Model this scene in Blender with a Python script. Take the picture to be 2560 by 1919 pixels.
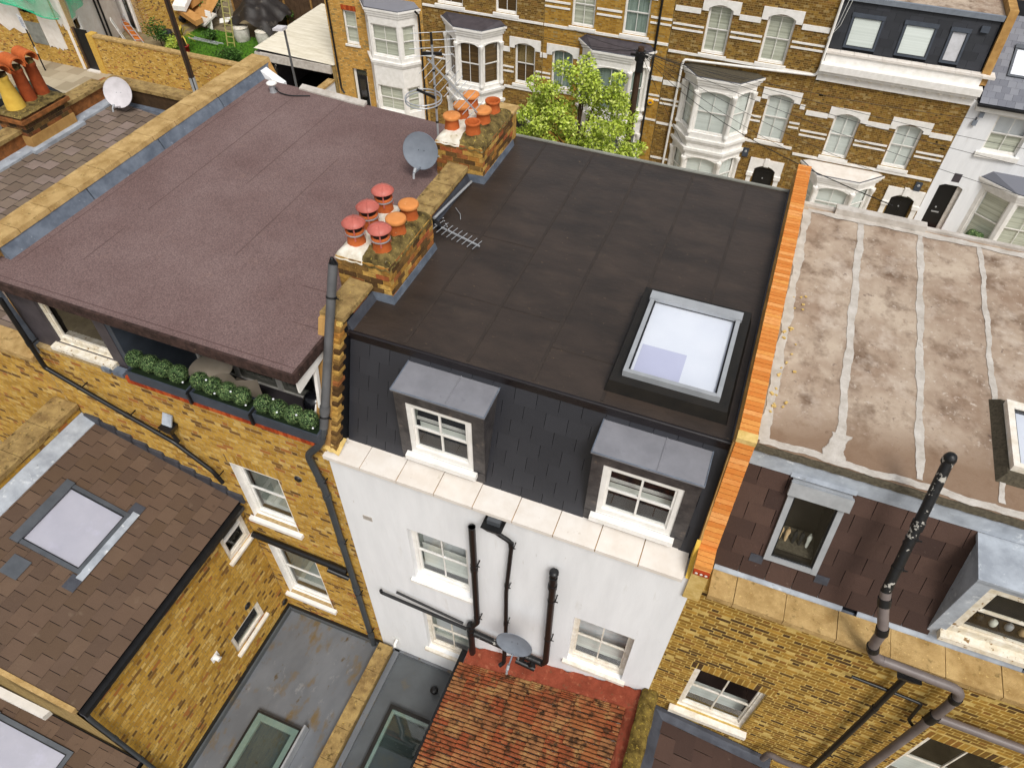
import bpy, math, random
from mathutils import Vector, Matrix
rnd = random.Random(7)
for o_ in list(bpy.data.objects): bpy.data.objects.remove(o_)
S = bpy.context.scene
# ---------------------------------------------------------------- camera, sky, sun, exposure
CAM = Vector((0, 0, 18.8)); FPX = 1783.136
def cam_axes(yaw, pitch, roll):
    f = Vector((math.sin(yaw)*math.cos(pitch), math.cos(yaw)*math.cos(pitch), -math.sin(pitch)))
    r = Vector((math.cos(yaw), -math.sin(yaw), 0)); u = r.cross(f); c, s = math.cos(roll), math.sin(roll)
    return c*r+s*u, -s*r+c*u, f
CR_, CU_, CF_ = cam_axes(math.radians(-20.62046), math.radians(47.55885), math.radians(.9628))
cd = bpy.data.cameras.new('camera'); cam = bpy.data.objects.new('camera', cd); S.collection.objects.link(cam)
cam.matrix_world = Matrix((( CR_.x, CU_.x, -CF_.x, CAM.x), (CR_.y, CU_.y, -CF_.y, CAM.y), (CR_.z, CU_.z, -CF_.z, CAM.z), (0, 0, 0, 1)))
cd.sensor_fit = 'HORIZONTAL'; cd.sensor_width = 36; cd.lens = FPX/2560*36; cd.clip_end = 2000; cd.clip_start = .1
S.camera = cam
W_ = bpy.data.worlds.new('World'); S.world = W_; W_.use_nodes = True
nt = W_.node_tree; bg = nt.nodes['Background']; sky = nt.nodes.new('ShaderNodeTexSky'); sky.sky_type = 'NISHITA'; sky.sun_disc = False
SUN_EL, SUN_AZ = math.radians(55), math.radians(143)      # azimuth clockwise from +Y: light comes from behind the camera, left
sky.sun_elevation = SUN_EL; sky.sun_rotation = SUN_AZ; sky.air_density = 1.0; sky.dust_density = 4.0; sky.ozone_density = 1.0
hs = nt.nodes.new('ShaderNodeHueSaturation'); hs.inputs['Saturation'].default_value = .25     # pale overcast sky
nt.links.new(sky.outputs[0], hs.inputs['Color']); nt.links.new(hs.outputs[0], bg.inputs[0]); bg.inputs[1].default_value = .115
sd = bpy.data.lights.new('sun', 'SUN'); sd.energy = 1.5; sd.angle = math.radians(16); sd.color = (1, .965, .91)
sun = bpy.data.objects.new('sun', sd); S.collection.objects.link(sun); sun.location = (0, 0, 60)
sdir = Vector((math.sin(SUN_AZ)*math.cos(SUN_EL), math.cos(SUN_AZ)*math.cos(SUN_EL), math.sin(SUN_EL)))
sun.rotation_euler = sdir.to_track_quat('Z', 'Y').to_euler()
vs = S.view_settings; vs.view_transform = 'Standard'; vs.look = 'None'; vs.exposure = 0.42; vs.gamma = 1
# ---------------------------------------------------------------- pixel helpers (photo pixel -> point on a real plane)
CRP = dict(A=(0,0,.40687),B=(800,0,.40687),C=(1660,0,.40687),D=(0,650,.38879),E=(800,400,.30151),F=(780,820,.30151),G=(1360,700,.42224),
  H=(1780,1080,.50616),I=(0,1000,.55434),J=(480,1280,.38536),K=(900,1250,.40354),L=(1860,480,.48243),M=(1380,960,.25332),N=(1560,1320,.26542),
  O=(740,640,.37415),Q=(740,1060,.36193),W=(0,0,1.15732),a1=(0,0,.18091),a2=(340,0,.23508),a3=(0,130,.14479),a4=(1040,120,.24117),a5=(2080,0,.217),a6=(2240,240,.2171))
def at(k, x, y, ax, val):
    a = CRP[k]; px, py = a[0]+x*a[2], a[1]+y*a[2]
    d = CR_*((px-1280)/FPX) + CU_*(-(py-959.5)/FPX) + CF_
    i = 'xyz'.index(ax); t = (val-CAM[i])/d[i]
    return CAM + d*t
def project(p):
    v = Vector(p)-CAM; zc = v.dot(CF_)
    if zc < .1: return None
    return 1280+FPX*v.dot(CR_)/zc, 959.5-FPX*v.dot(CU_)/zc, zc
# ---------------------------------------------------------------- object helpers
COL = S.collection
def tag(o, label=None, cat=None, group=None, kind=None):
    for k, v in (('label', label), ('category', cat), ('group', group), ('kind', kind)):
        if v: o[k] = v
    return o
def thing(name, loc, label, cat, group=None):
    o = bpy.data.objects.new(name, None); o.empty_display_size = .2; COL.objects.link(o); o.location = loc
    return tag(o, label, cat, group)
def adopt(o, parent):
    if parent is not None:
        o.parent = parent
        o.matrix_parent_inverse = wmat(parent).inverted()
def wmat(o):
    m = o.matrix_basis.copy()
    if o.parent: m = wmat(o.parent) @ o.matrix_parent_inverse @ m
    return m
def link(name, me, mat=None, parent=None, mw=None):
    o = bpy.data.objects.new(name, me); COL.objects.link(o)
    if mat is not None and not me.materials: me.materials.append(mat)
    if mw is not None: o.matrix_basis = mw
    adopt(o, parent)
    return o
class Fr:
    """wall frame: s along the wall, z up, d outward"""
    def __init__(s, x, y, ang=0, z=0):
        s.o = Vector((x, y, z)); a = math.radians(ang); s.u = Vector((math.cos(a), math.sin(a), 0)); s.n = Vector((math.sin(a), -math.cos(a), 0)); s.ang = a
    def P(s, a, z, d=0): return s.o + s.u*a + s.n*d + Vector((0, 0, z))
class MB:
    def __init__(s): s.v = []; s.f = []; s.t = []; s.sm = []
    def add(s, vs, fs, tint=None, smooth=False):
        b = len(s.v); s.v += [tuple(p) for p in vs]
        for f in fs: s.f.append([b+i for i in f]); s.t.append(rnd.random() if tint is None else tint); s.sm.append(smooth)
        return s
    def hexa(s, p, tint=None): # 8 points, bottom 4 ccw, top 4
        if tint is None: tint = rnd.random()
        return s.add(p, [(3,2,1,0),(4,5,6,7),(0,1,5,4),(1,2,6,5),(2,3,7,6),(3,0,4,7)], tint)
    def box(s, x0, x1, y0, y1, z0, z1, tint=None):
        return s.hexa([(x0,y0,z0),(x1,y0,z0),(x1,y1,z0),(x0,y1,z0),(x0,y0,z1),(x1,y0,z1),(x1,y1,z1),(x0,y1,z1)], tint)
    def fbox(s, fr, s0, s1, z0, z1, d0, d1, tint=None):
        return s.hexa([fr.P(a, z, d) for z in (z0, z1) for a, d in ((s0,d1),(s1,d1),(s1,d0),(s0,d0))], tint)
    def obox(s, o, u, v, w, tint=None):
        o, u, v, w = map(Vector, (o, u, v, w))
        return s.hexa([o, o+u, o+u+v, o+v, o+w, o+u+w, o+u+v+w, o+v+w], tint)
    def beam(s, a, b, w, h, up=(0,0,1)):
        a, b = Vector(a), Vector(b); d = (b-a); x = d.cross(Vector(up)); x = x.normalized() if x.length > 1e-6 else Vector((1,0,0)); y = x.cross(d).normalized()
        return s.obox(a-x*w/2-y*h/2, d, x*w, y*h)
    def quad(s, *p, tint=None): return s.add(p, [tuple(range(len(p)))], tint)
    def prism(s, pts, vec, tint=None):
        n = len(pts); vec = Vector(vec); p = [Vector(q) for q in pts]
        return s.add(p+[q+vec for q in p], [tuple(range(n))[::-1], tuple(range(n, 2*n))]+[(i, (i+1) % n, n+(i+1) % n, n+i) for i in range(n)], rnd.random() if tint is None else tint)
    def tube(s, pts, r, seg=12, cap=True, r2=None):
        pts = [Vector(p) for p in pts]; n = len(pts); rings = []
        px = None
        for i, p in enumerate(pts):
            t = (pts[min(i+1, n-1)]-pts[max(i-1, 0)]).normalized()
            if px is None: px = t.orthogonal().normalized()
            px = (px - t*px.dot(t)).normalized(); py = t.cross(px)
            rr = r if r2 is None else r+(r2-r)*i/(n-1)
            rings.append([p+(px*math.cos(2*math.pi*k/seg)+py*math.sin(2*math.pi*k/seg))*rr for k in range(seg)])
        vs = [q for g in rings for q in g]; fs = []
        for i in range(n-1):
            for k in range(seg): a, b = i*seg+k, i*seg+(k+1) % seg; fs.append((a, b, b+seg, a+seg))
        tt = rnd.random(); s.add(vs, fs, tt, True)
        if cap: s.add(vs[:seg], [tuple(range(seg))[::-1]], tt); s.add(vs[-seg:], [tuple(range(seg))], tt)
        return s
    def lathe(s, c, prof, seg=20, axis=None, cap=True):
        c = Vector(c); R = Vector((0,0,1)).rotation_difference(Vector(axis)).to_matrix() if axis is not None else Matrix.Identity(3)
        vs = [c+R @ Vector((r*math.cos(2*math.pi*k/seg), r*math.sin(2*math.pi*k/seg), z)) for r, z in prof for k in range(seg)]
        fs = []
        for i in range(len(prof)-1):
            for k in range(seg): a, b = i*seg+k, i*seg+(k+1) % seg; fs.append((a, b, b+seg, a+seg))
        tt = rnd.random(); s.add(vs, fs, tt, True)
        if cap: s.add(vs[:seg], [tuple(range(seg))[::-1]], tt); s.add(vs[-seg:], [tuple(range(seg))], tt)
        return s
    def grid(s, f, nu, nv, smooth=True):
        vs = [f(i/nu, j/nv) for j in range(nv+1) for i in range(nu+1)]
        return s.add(vs, [(j*(nu+1)+i, j*(nu+1)+i+1, (j+1)*(nu+1)+i+1, (j+1)*(nu+1)+i) for j in range(nv) for i in range(nu)], rnd.random(), smooth)
    def mesh(s, name):
        me = bpy.data.meshes.new(name); me.from_pydata(s.v, [], s.f)
        a = me.attributes.new('tint', 'FLOAT', 'FACE'); a.data.foreach_set('value', s.t)
        me.polygons.foreach_set('use_smooth', s.sm); me.update()
        return me
    def build(s, name, mat, parent=None): return link(name, s.mesh(name), mat, parent)
def copy_tree(o, dv, parent=None):
    c = o.copy(); COL.objects.link(c)
    if parent is None: c.location = Vector(o.location)+Vector(dv)
    else: c.parent = parent; c.matrix_parent_inverse = o.matrix_parent_inverse
    for ch in o.children: copy_tree(ch, dv, c)
    return c
def ell(p, q, bend, n=4):
    """points of a rounded corner p-bend-q"""
    p, q, b = Vector(p), Vector(q), Vector(bend)
    return [(1-t)**2*p+2*t*(1-t)*b+t*t*q for t in [i/n for i in range(n+1)]]
def rpath(pts, r=.12):
    pts = [Vector(p) for p in pts]; out = [pts[0]]
    for a, b, c in zip(pts, pts[1:], pts[2:]):
        ra = min(r, (a-b).length*.45); rc = min(r, (c-b).length*.45)
        out += ell(b+(a-b).normalized()*ra, b+(c-b).normalized()*rc, b)
    return out+[pts[-1]]
# ---------------------------------------------------------------- materials
def lin(h):
    h = h.lstrip('#'); c = [int(h[i:i+2], 16)/255 for i in (0, 2, 4)]
    return tuple((x/12.92 if x <= .04045 else ((x+.055)/1.055)**2.4) for x in c)+(1,)
MATS = {}
def mat(name, c1, c2=None, scale=4, rough=.75, bump=0, bscale=30, metal=0, tints=None, var=.5, stretch=(1,1,1), spots=None, spec=.4, lo=.35, hi=.65, noise2=None, coat=0):
    """colour: noise mix c1..c2 (or per-piece tints), optional spots (colour, scale, threshold), fine bump"""
    m = bpy.data.materials.new(name); m.use_nodes = True; MATS[name] = m; t = m.node_tree; N = t.nodes; Lk = t.links.new; b = N['Principled BSDF']
    b.inputs['Roughness'].default_value = rough; b.inputs['Metallic'].default_value = metal; b.inputs['Specular IOR Level'].default_value = spec if rough < .66 else min(spec, .18)
    if coat: b.inputs['Coat Weight'].default_value = coat; b.inputs['Coat Roughness'].default_value = .15
    g = N.new('ShaderNodeNewGeometry'); mp = N.new('ShaderNodeMapping'); mp.inputs['Scale'].default_value = stretch; Lk(g.outputs['Position'], mp.inputs[0])
    def noise(sc, det=6, ro=.6):
        n = N.new('ShaderNodeTexNoise'); n.inputs['Scale'].default_value = sc; n.inputs['Detail'].default_value = det; n.inputs['Roughness'].default_value = ro; Lk(mp.outputs[0], n.inputs['Vector']); return n.outputs[0]
    def ramp(src, p0, p1):
        r = N.new('ShaderNodeMapRange'); r.inputs[1].default_value = p0; r.inputs[2].default_value = p1; Lk(src, r.inputs[0]); return r.outputs[0]
    def mix(f, a, c, mode='MIX'):
        x = N.new('ShaderNodeMix'); x.data_type = 'RGBA'; x.blend_type = mode
        for v, i in ((f, 0), (a, 6), (c, 7)):
            if hasattr(v, 'is_output'): Lk(v, x.inputs[i])
            else: x.inputs[i].default_value = v
        return x.outputs[2]
    c1 = lin(c1); c2 = lin(c2) if c2 else c1
    if tints:
        at_ = N.new('ShaderNodeAttribute'); at_.attribute_name = 'tint'; oi = N.new('ShaderNodeObjectInfo')
        ad = N.new('ShaderNodeMath'); Lk(at_.outputs['Fac'], ad.inputs[0]); Lk(oi.outputs['Random'], ad.inputs[1])
        fr = N.new('ShaderNodeMath'); fr.operation = 'FRACT'; Lk(ad.outputs[0], fr.inputs[0])
        cr = N.new('ShaderNodeValToRGB'); cr.color_ramp.interpolation = 'CONSTANT'; e = cr.color_ramp.elements
        while len(e) < len(tints): e.new(0)
        for i, h in enumerate(tints): e[i].position = i/len(tints); e[i].color = lin(h)
        Lk(fr.outputs[0], cr.inputs[0]); base = cr.outputs[0]
        base = mix(ramp(noise(scale), lo, hi), base, mix(var, base, c2))
    else: base = mix(ramp(noise(scale), lo, hi), c1, c2)
    for sp in (spots or []):
        col, sc, th, soft = sp[:4]; base = mix(ramp(noise(sc, 4, .65), th, th+soft), base, lin(col))
    if noise2: base = mix(noise2[1], base, ramp_col(N, Lk, noise(noise2[0], 2, .5)), 'MULTIPLY')
    Lk(base, b.inputs['Base Color'])
    if bump:
        bp = N.new('ShaderNodeBump'); bp.inputs['Strength'].default_value = bump; bp.inputs['Distance'].default_value = .02
        Lk(noise(bscale, 5), bp.inputs['Height']); Lk(bp.outputs[0], b.inputs['Normal'])
    return m
def ramp_col(N, Lk, src):
    r = N.new('ShaderNodeValToRGB'); r.color_ramp.elements[0].position = .3; r.color_ramp.elements[1].position = .7
    r.color_ramp.elements[0].color = (.35, .35, .35, 1); r.color_ramp.elements[1].color = (1.5, 1.5, 1.5, 1); Lk(src, r.inputs[0]); return r.outputs[0]
def glass(name, col=(.9, .95, .95, 1), refl=.08, rough=.02):
    m = bpy.data.materials.new(name); m.use_nodes = True; MATS[name] = m; t = m.node_tree; N = t.nodes; Lk = t.links.new; N.remove(N['Principled BSDF']); out = N['Material Output']
    tr = N.new('ShaderNodeBsdfTransparent'); tr.inputs[0].default_value = col; gl = N.new('ShaderNodeBsdfGlossy'); gl.inputs['Roughness'].default_value = rough
    lw = N.new('ShaderNodeLayerWeight'); lw.inputs[0].default_value = .5; pw = N.new('ShaderNodeMath'); pw.operation = 'POWER'; pw.inputs[1].default_value = 4; Lk(lw.outputs['Facing'], pw.inputs[0])
    ad = N.new('ShaderNodeMath'); ad.operation = 'MULTIPLY_ADD'; ad.inputs[1].default_value = .75; ad.inputs[2].default_value = refl; Lk(pw.outputs[0], ad.inputs[0]); mx = N.new('ShaderNodeMixShader'); Lk(ad.outputs[0], mx.inputs[0]); Lk(tr.outputs[0], mx.inputs[1]); Lk(gl.outputs[0], mx.inputs[2]); Lk(mx.outputs[0], out.inputs[0]); return m
YB = ['#c49a3f','#ba8f36','#cfa850','#b08530','#c9a048','#bd9442','#a57c2f','#d2ae5c','#c0973c','#5f4527','#c79f4a','#b58d38','#d6b56a','#c19640','#a86a35','#bb923e','#cca44c','#b08936','#77562d','#c69d44']
mat('yellow stock brick', '#c0923f', '#8a6228', 14, .9, .5, 60, tints=YB, var=.4)
mat('dark stock brick', '#7d5a28', '#4a3418', 9, .9, .5, 60, tints=['#84642a','#775825','#917032','#684e22','#7f5f2b','#8b692e','#5e4620','#997836','#7c5d2b','#705424','#886230','#684c24'], var=.3)
mat('golden stock brick', '#b0802e', '#7d5820', 9, .9, .5, 60, tints=['#ad8334','#a37a2b','#b48b3c','#987027','#a97f30','#b88f42','#8f6826','#b18838'], var=.3)
mat('pale yellow brick', '#c99a50', '#b0823c', 6, .9, .3, 60, tints=['#cc9f55','#c5964a','#d2a760','#bf8f45','#c99a50','#b98a44'], var=.3)
mat('H1 stock brick', '#a07a38', '#6b4f28', 14, .9, .5, 60, tints=['#96732f','#8a6829','#a57f36','#795a26','#5f4724','#9e7832','#8c622a','#b58c3c','#483522','#9a7630','#80602a','#ab8438'], var=.4)
mat('chimney brick', '#b08246', '#4f3a22', 12, .92, .6, 60, tints=['#b5873f','#c49a4e','#a8683a','#8a6a3a','#b7803c','#6d5230','#b2623a','#d0a75a','#9a743c','#584026'], var=.55)
mat('sooty brick', '#6a4c30', '#2e2418', 8, .92, .6, 60, tints=['#6e4a2e','#59402a','#8a5230','#4a3826','#7a5c34','#9a6236','#3b2e20','#66502e'], var=.6)
mat('orange brick', '#d9772f', '#c2601f', 20, .85, .3, 80, tints=['#d6924f','#cd8743','#db9d5c','#c47c3a','#d5964e','#ca803c'], var=.35, spots=[('#b8a48c', 11, .68, .12), ('#8a5a38', 5, .66, .2)])
mat('red brick', '#a8431f', '#7d3018', 14, .9, .4, 60, tints=['#b04a22','#a23f1d','#bb5628','#93371a','#c05f30'], var=.35)
mat('mortar', '#b8a078', '#9a8256', 14, .95, .4, 80)
mat('dark mortar', '#a58c5c', '#857044', 14, .95, .4, 80)
mat('pale mortar', '#cdb06a', '#b0934e', 14, .95, .3, 80)
mat('white render', '#e8e9ea', '#dfe0e1', 1.6, .8, .15, 25, stretch=(2.6, 2.6, .4), spots=[('#d2d0cb', 2.4, .62, .25), ('#b9b4aa', 5, .7, .12)])
mat('white paint', '#ece9e4', '#dedbd4', 5, .5, .1, 30)
mat('old white paint', '#e6e0d6', '#cfc5b2', 7, .65, .3, 30, spots=[('#9c8a6c', 9, .68, .05)])
mat('peeling paint', '#e2dccf', '#cbbfa6', 9, .75, .5, 30, spots=[('#8b6f4a', 14, .6, .04)])
mat('cream stone', '#dfd9d1', '#d4cbc0', 3, .75, .1, 40, spots=[('#cdb49c', 1.5, .66, .25), ('#bfb3a4', 9, .66, .1)])
mat('weathered coping', '#bd9f6c', '#9a7c4c', 5, .95, .6, 60, spots=[('#6d5a34', 9, .6, .15), ('#d5b878', 30, .62, .08)])
mat('lichen coping', '#a58c5a', '#7d6540', 6, .95, .7, 50, spots=[('#4b3c22', 8, .56, .15), ('#c9a74e', 26, .64, .06), ('#d8d0b0', 40, .7, .04)])
mat('mossy coping', '#7d6a34', '#4a3c1c', 9, .98, .9, 45, spots=[('#a08a3c', 22, .58, .06), ('#cfc39a', 34, .68, .04)])
mat('tan stone', '#b58f56', '#957040', 3, .9, .4, 50, spots=[('#6d5230', 5, .64, .1)])
mat('new slate', '#2c2d33', '#26272d', 2.5, .4, .12, 30, tints=['#2b2c31','#2d2e33','#292a2f','#2f3035','#2b2c31'], var=.3, spec=.5)
mat('slate base', '#15161a', '#0e0f12', 5, .7)
mat('black membrane', '#3a3029', '#2b241f', 1.1, .42, .35, 7, stretch=(1.0, 2.2, 1), spots=[('#443930', 1.4, .55, .3), ('#6e5c48', 13, .68, .05)], spec=.45)
mat('membrane seam', '#372e27', '#2c2520', 4, .55, .1, 20)
mat('black trim', '#1d181a', '#161214', 5, .35, .05)
mat('black curb', '#14120f', '#1f1b16', 5, .5, .2, 14)
mat('purple felt', '#786562', '#6b5754', .7, .95, .2, 200, spots=[('#7c655e', 2.2, .6, .3), ('#654f4a', 3.5, .7, .25)], noise2=(62, .55), spec=.15)
mat('felt lap', '#5f4b48', '#544240', 4, .95, .3, 200)
mat('felt edge', '#4a3833', '#2d221e', 12, .9, .5, 60, spots=[('#c9b48a', 40, .7, .03), ('#b07a1c', 30, .72, .03)])
mat('lead', '#717a86', '#565e6a', 5, .55, .3, 12, metal=.15, spots=[('#a3aab3', 8, .62, .15)])
mat('dark lead', '#4d5058', '#3a3c43', 4, .5, .25, 14, metal=.2)
mat('pale lead', '#a9b0b8', '#8a9098', 4, .6, .25, 12, spots=[('#d4d8da', 7, .6, .15), ('#6d6a60', 10, .66, .1)])
mat('dormer lead top', '#85858a', '#78787d', 3, .45, .12, 10, metal=.1, spots=[('#6a6b72', 5, .62, .2)])
mat('dormer lead front', '#4f4b4a', '#2f2d2f', 5, .4, .35, 14, metal=.15, spots=[('#75685e', 6, .6, .2), ('#8a5a34', 18, .74, .04)])
mat('brown slate', '#5c4a3c', '#503f33', 3, .7, .3, 40, tints=['#5b493b','#604d3f','#564539','#645142','#594738','#5d4b3e'], var=.25, spots=[('#43352a', 6, .66, .15), ('#706050', 4, .64, .2)])
mat('dark brown slate', '#463630', '#3a2c27', 3, .7, .3, 40, tints=['#4a3831','#42322c','#503d35','#3d2e29','#47362f'], var=.3, spots=[('#6a5a50', 6, .68, .12)])
mat('grey slate', '#6d6459', '#5b5349', 3, .8, .3, 40, tints=['#7b6b5e','#716256','#83736a','#6b5c50','#776859'], var=.3, spots=[('#3f342a', 7, .66, .08)])
mat('far slate', '#74767e', '#666870', 3, .7, .2, 30, tints=['#787a82','#6e7078','#7f8188'], var=.2)
mat('black far slate', '#26282e', '#1d1f24', 3, .55, .15, 30, tints=['#25272c','#2a2c32','#202227'], var=.2)
mat('red tile', '#a85a30', '#5a3420', 7, .9, .5, 40, tints=['#9a5a36','#956440','#984f30','#9c6038','#8c4a2c','#986a44','#904e30','#9c6c44','#964c2e','#a06440'], var=.6, spots=[('#a07a4c', 3.2, .52, .14), ('#46301f', 7, .55, .1), ('#1d140e', 8, .63, .05), ('#b8a070', 26, .66, .05)])
mat('red paint cement', '#8f4733', '#763826', 5, .9, .6, 22, spots=[('#a8674c', 6, .56, .15), ('#6a4a34', 9, .6, .1), ('#d8cdb8', 34, .71, .03), ('#5d2a1a', 12, .68, .08)])
mat('grp roof', '#6d7074', '#5f6266', 1.3, .3, .12, 6, stretch=(1.6, .8, 1), spots=[('#6a5a40', 1.8, .55, .14), ('#8b8c8c', 4, .62, .2), ('#54462f', 4.5, .64, .1)], spec=.5)
mat('grp roof dark', '#565a5c', '#4a4d4f', 1.6, .36, .15, 8, spots=[('#6a5c40', 1.6, .58, .22), ('#6b6c68', 5, .66, .2)], spec=.5)
mat('bitumen paint', '#b5a593', '#a08e7c', 1.3, .85, .35, 30, stretch=(1.3, 1.1, 1), spots=[('#8a7462', .8, .43, .22), ('#6c5848', 1.8, .50, .2), ('#bfb1a2', 1.3, .53, .2), ('#84705e', 4.5, .56, .22), ('#bfb3a6', 12, .60, .16), ('#63524a', 8, .64, .14)])
def worn_rear(m, y0, y1, col):
    # bitumen bare of its pale paint along the rear edge
    t = m.node_tree; N = t.nodes; Lk = t.links.new; b = N['Principled BSDF']; src = b.inputs['Base Color'].links[0].from_socket
    g = N.new('ShaderNodeNewGeometry'); sp = N.new('ShaderNodeSeparateXYZ'); Lk(g.outputs['Position'], sp.inputs[0]); n = N.new('ShaderNodeTexNoise'); n.inputs['Scale'].default_value = 2.6; n.inputs['Detail'].default_value = 8
    r = N.new('ShaderNodeMapRange'); r.inputs[1].default_value = y1; r.inputs[2].default_value = y0; r.inputs[3].default_value = -.5; r.inputs[4].default_value = .5; r.clamp = False; Lk(sp.outputs[1], r.inputs[0])
    a = N.new('ShaderNodeMath'); Lk(n.outputs[0], a.inputs[0]); Lk(r.outputs[0], a.inputs[1]); q = N.new('ShaderNodeMapRange'); q.inputs[1].default_value = .5; q.inputs[2].default_value = .95; q.inputs[4].default_value = .85; Lk(a.outputs[0], q.inputs[0])
    x = N.new('ShaderNodeMix'); x.data_type = 'RGBA'; Lk(q.outputs[0], x.inputs[0]); Lk(src, x.inputs[6]); x.inputs[7].default_value = lin(col); Lk(x.outputs[2], b.inputs['Base Color'])
worn_rear(MATS['bitumen paint'], 6.1, 7.4, '#7b634f')
mat('bare bitumen', '#7a5f48', '#694f3b', 2, .85, .3, 40, spots=[('#a58d78', 3, .6, .15)])
mat('pale paint', '#c2bcb4', '#aaa298', 5, .8, .5, 30, spots=[('#9d958c', 8, .64, .1)])
mat('gravel felt', '#5c5546', '#453f34', 30, .95, .7, 120)
mat('terracotta', '#bd6334', '#a35226', 6, .85, .25, 40, spots=[('#cf8048', 8, .6, .2), ('#7a4427', 4, .62, .2), ('#c9a37c', 16, .67, .08)])
mat('pale terracotta', '#d08a50', '#c47c42', 6, .8, .2, 40, spots=[('#d89e68', 9, .6, .2), ('#9c6438', 4, .64, .2), ('#e0c4a0', 18, .68, .06)])
mat('dark terracotta', '#9c4a26', '#7d3a1e', 6, .8, .3, 40)
mat('yellow clay', '#d9b650', '#c8a040', 4, .8, .15, 40, spots=[('#e4ca78', 7, .6, .2)])
mat('red cowl', '#bb665a', '#a4574c', 6, .5, .15, 20, spots=[('#cf8a7c', 5, .6, .15), ('#8a4a40', 7, .66, .15)])
mat('dark mesh', '#2a1a18', '#180f0e', 20, .6)
mat('flaunching', '#7d6c40', '#3c321c', 7, .97, .9, 30, spots=[('#b09a4c', 18, .6, .08), ('#d6ceb8', 26, .68, .05), ('#2a2214', 9, .62, .1)])
mat('fresh mortar', '#ddd8cc', '#c2b8a4', 8, .9, .4, 30, spots=[('#9a8c6c', 9, .62, .1)])
mat('black plastic', '#19191a', '#121213', 8, .4, .05)
mat('dark pipe', '#3b3f42', '#33373a', 3, .45, .05)
mat('grey pipe', '#5c5c5d', '#4d4d4e', 4, .45, .05)
mat('taupe pipe', '#746a66', '#625956', 4, .45, .05)
mat('brown pipe', '#201b19', '#171312', 4, .4, .05)
mat('flaking black', '#161617', '#0e0e0f', 4, .45, .3, 20, spots=[('#a9a59c', 9, .6, .03)])
mat('grey metal', '#a6a9ac', '#989b9e', 4, .35, .03, 20, metal=.2)
mat('dark grey metal', '#5d6166', '#4f5358', 4, .4, .03, 20, metal=.4)
mat('aluminium', '#b9bcbf', '#a7aaad', 6, .4, .05, 20, metal=.5)
mat('dish grey', '#7c838c', '#6f767f', 5, .5)
mat('dish white', '#cdc9cc', '#bdb9bb', 5, .5)
mat('anthracite', '#3f4650', '#363c45', 4, .5, .05)
mat('dark cladding', '#4a4448', '#3c373b', 4, .6, .2, 20)
mat('pale room', '#a9ada4', '#8f938a', 2, .9)
mat('tile channel', '#4a3220', '#2e2014', 9, .95, .4, 40, spots=[('#6a4a2c', 12, .6, .1)])
mat('interior', '#3a342c', '#2c2822', 2, .9)
mat('dark interior', '#15130f', '#0e0c0a', 2, .9)
mat('blind', '#dfe2dc', '#cfd3cc', 1, .8, .1, 3, stretch=(.1, .1, 14))
mat('curtain', '#9aa79e', '#74837a', 2, .9, .3, 6, stretch=(9, 9, .4))
mat('wood blind', '#6b5028', '#463218', 1, .7, .4, 3, stretch=(.1, .1, 16))
mat('shutter', '#dcdccb', '#a9a995', 1, .6, .6, 3, stretch=(.1, .1, 13))
mat('grey stone tile', '#8c8c84', '#77776f', 3, .8)
mat('pale sky reflection', '#e6e9ec', '#dde1e6', 1.2, .8)  # reflected sky painted as a pale sheet just under skylight glass
mat('milky sky reflection', '#bcbac0', '#b0aeb6', 1.4, .8, spots=[('#c4c2ce', 2.2, .55, .2)])  # greyer painted sky reflection for the rear addition skylights
mat('lavender sky reflection', '#c6c8da', '#bcbed2', 1.2, .8)
mat('green tint rim', '#bcc4be', '#acb6b0', 3, .3)
mat('paving', '#a3967f', '#8a7d68', .8, .9, .2, 20, tints=['#a89b84','#9a8d76','#b0a38c','#8f826c'], var=.3)
mat('asphalt', '#6b6762', '#5a5651', 2, .95, .3, 60)
mat('earth', '#8a7c60', '#6d6048', 2, .95, .4, 20)
mat('grass', '#4f7a1e', '#3c6014', 3, .9, .5, 30)
mat('leaf', '#a9bf3c', '#869c28', 1.2, .6, 0, tints=['#b0c244','#98ae34','#c0ce5c','#768a26','#a8b93e','#ccd674','#b8c850'], var=.3)
mat('dark leaf', '#3c5a22', '#2b4418', 2, .7, 0, tints=['#40602a','#33501f','#4d7030','#2b451a','#587c34'], var=.3)
mat('topiary leaf', '#46603a', '#34492c', 8, .7, 0, tints=['#566f44','#486038','#667f50','#3b5230','#5c7848','#8da068'], var=.25)
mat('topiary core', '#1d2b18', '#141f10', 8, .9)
mat('palm leaf', '#b59a34', '#86802c', 3, .7, 0, tints=['#c0a23c','#a08e30','#7f8430','#cdb454'], var=.3)
mat('bark', '#4f3f2c', '#372b1e', 8, .9, .6, 30)
mat('pole wood', '#4a382a', '#352720', 5, .85, .4, 20, stretch=(3, 3, .4))
mat('black door', '#131416', '#0d0e10', 4, .35)
mat('black tarp', '#2a241f', '#1d1815', 3, .55, .6, 6, spots=[('#6a6258', 2.2, .6, .2)])
mat('cardboard', '#b98a52', '#a87a44', 3, .85)
mat('bin bag', '#2a2c30', '#1b1d20', 6, .3, .6, 14)
mat('white bag', '#ccc8be', '#b0aaa0', 5, .7, .5, 10)
mat('timber', '#a8814c', '#8a6838', 4, .8, .2, 20, stretch=(1, 1, 6))
mat('fence wood', '#5a4634', '#483728', 3, .9, .3, 20)
mat('green stepladder', '#b8b070', '#a49a58', 4, .6)
mat('orange wood', '#c4702c', '#a85c22', 4, .7)
mat('red pot', '#b3202a', '#98161f', 4, .5)
mat('ladder metal', '#c9ccce', '#b5b8ba', 4, .4, 0, metal=.4)
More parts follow.
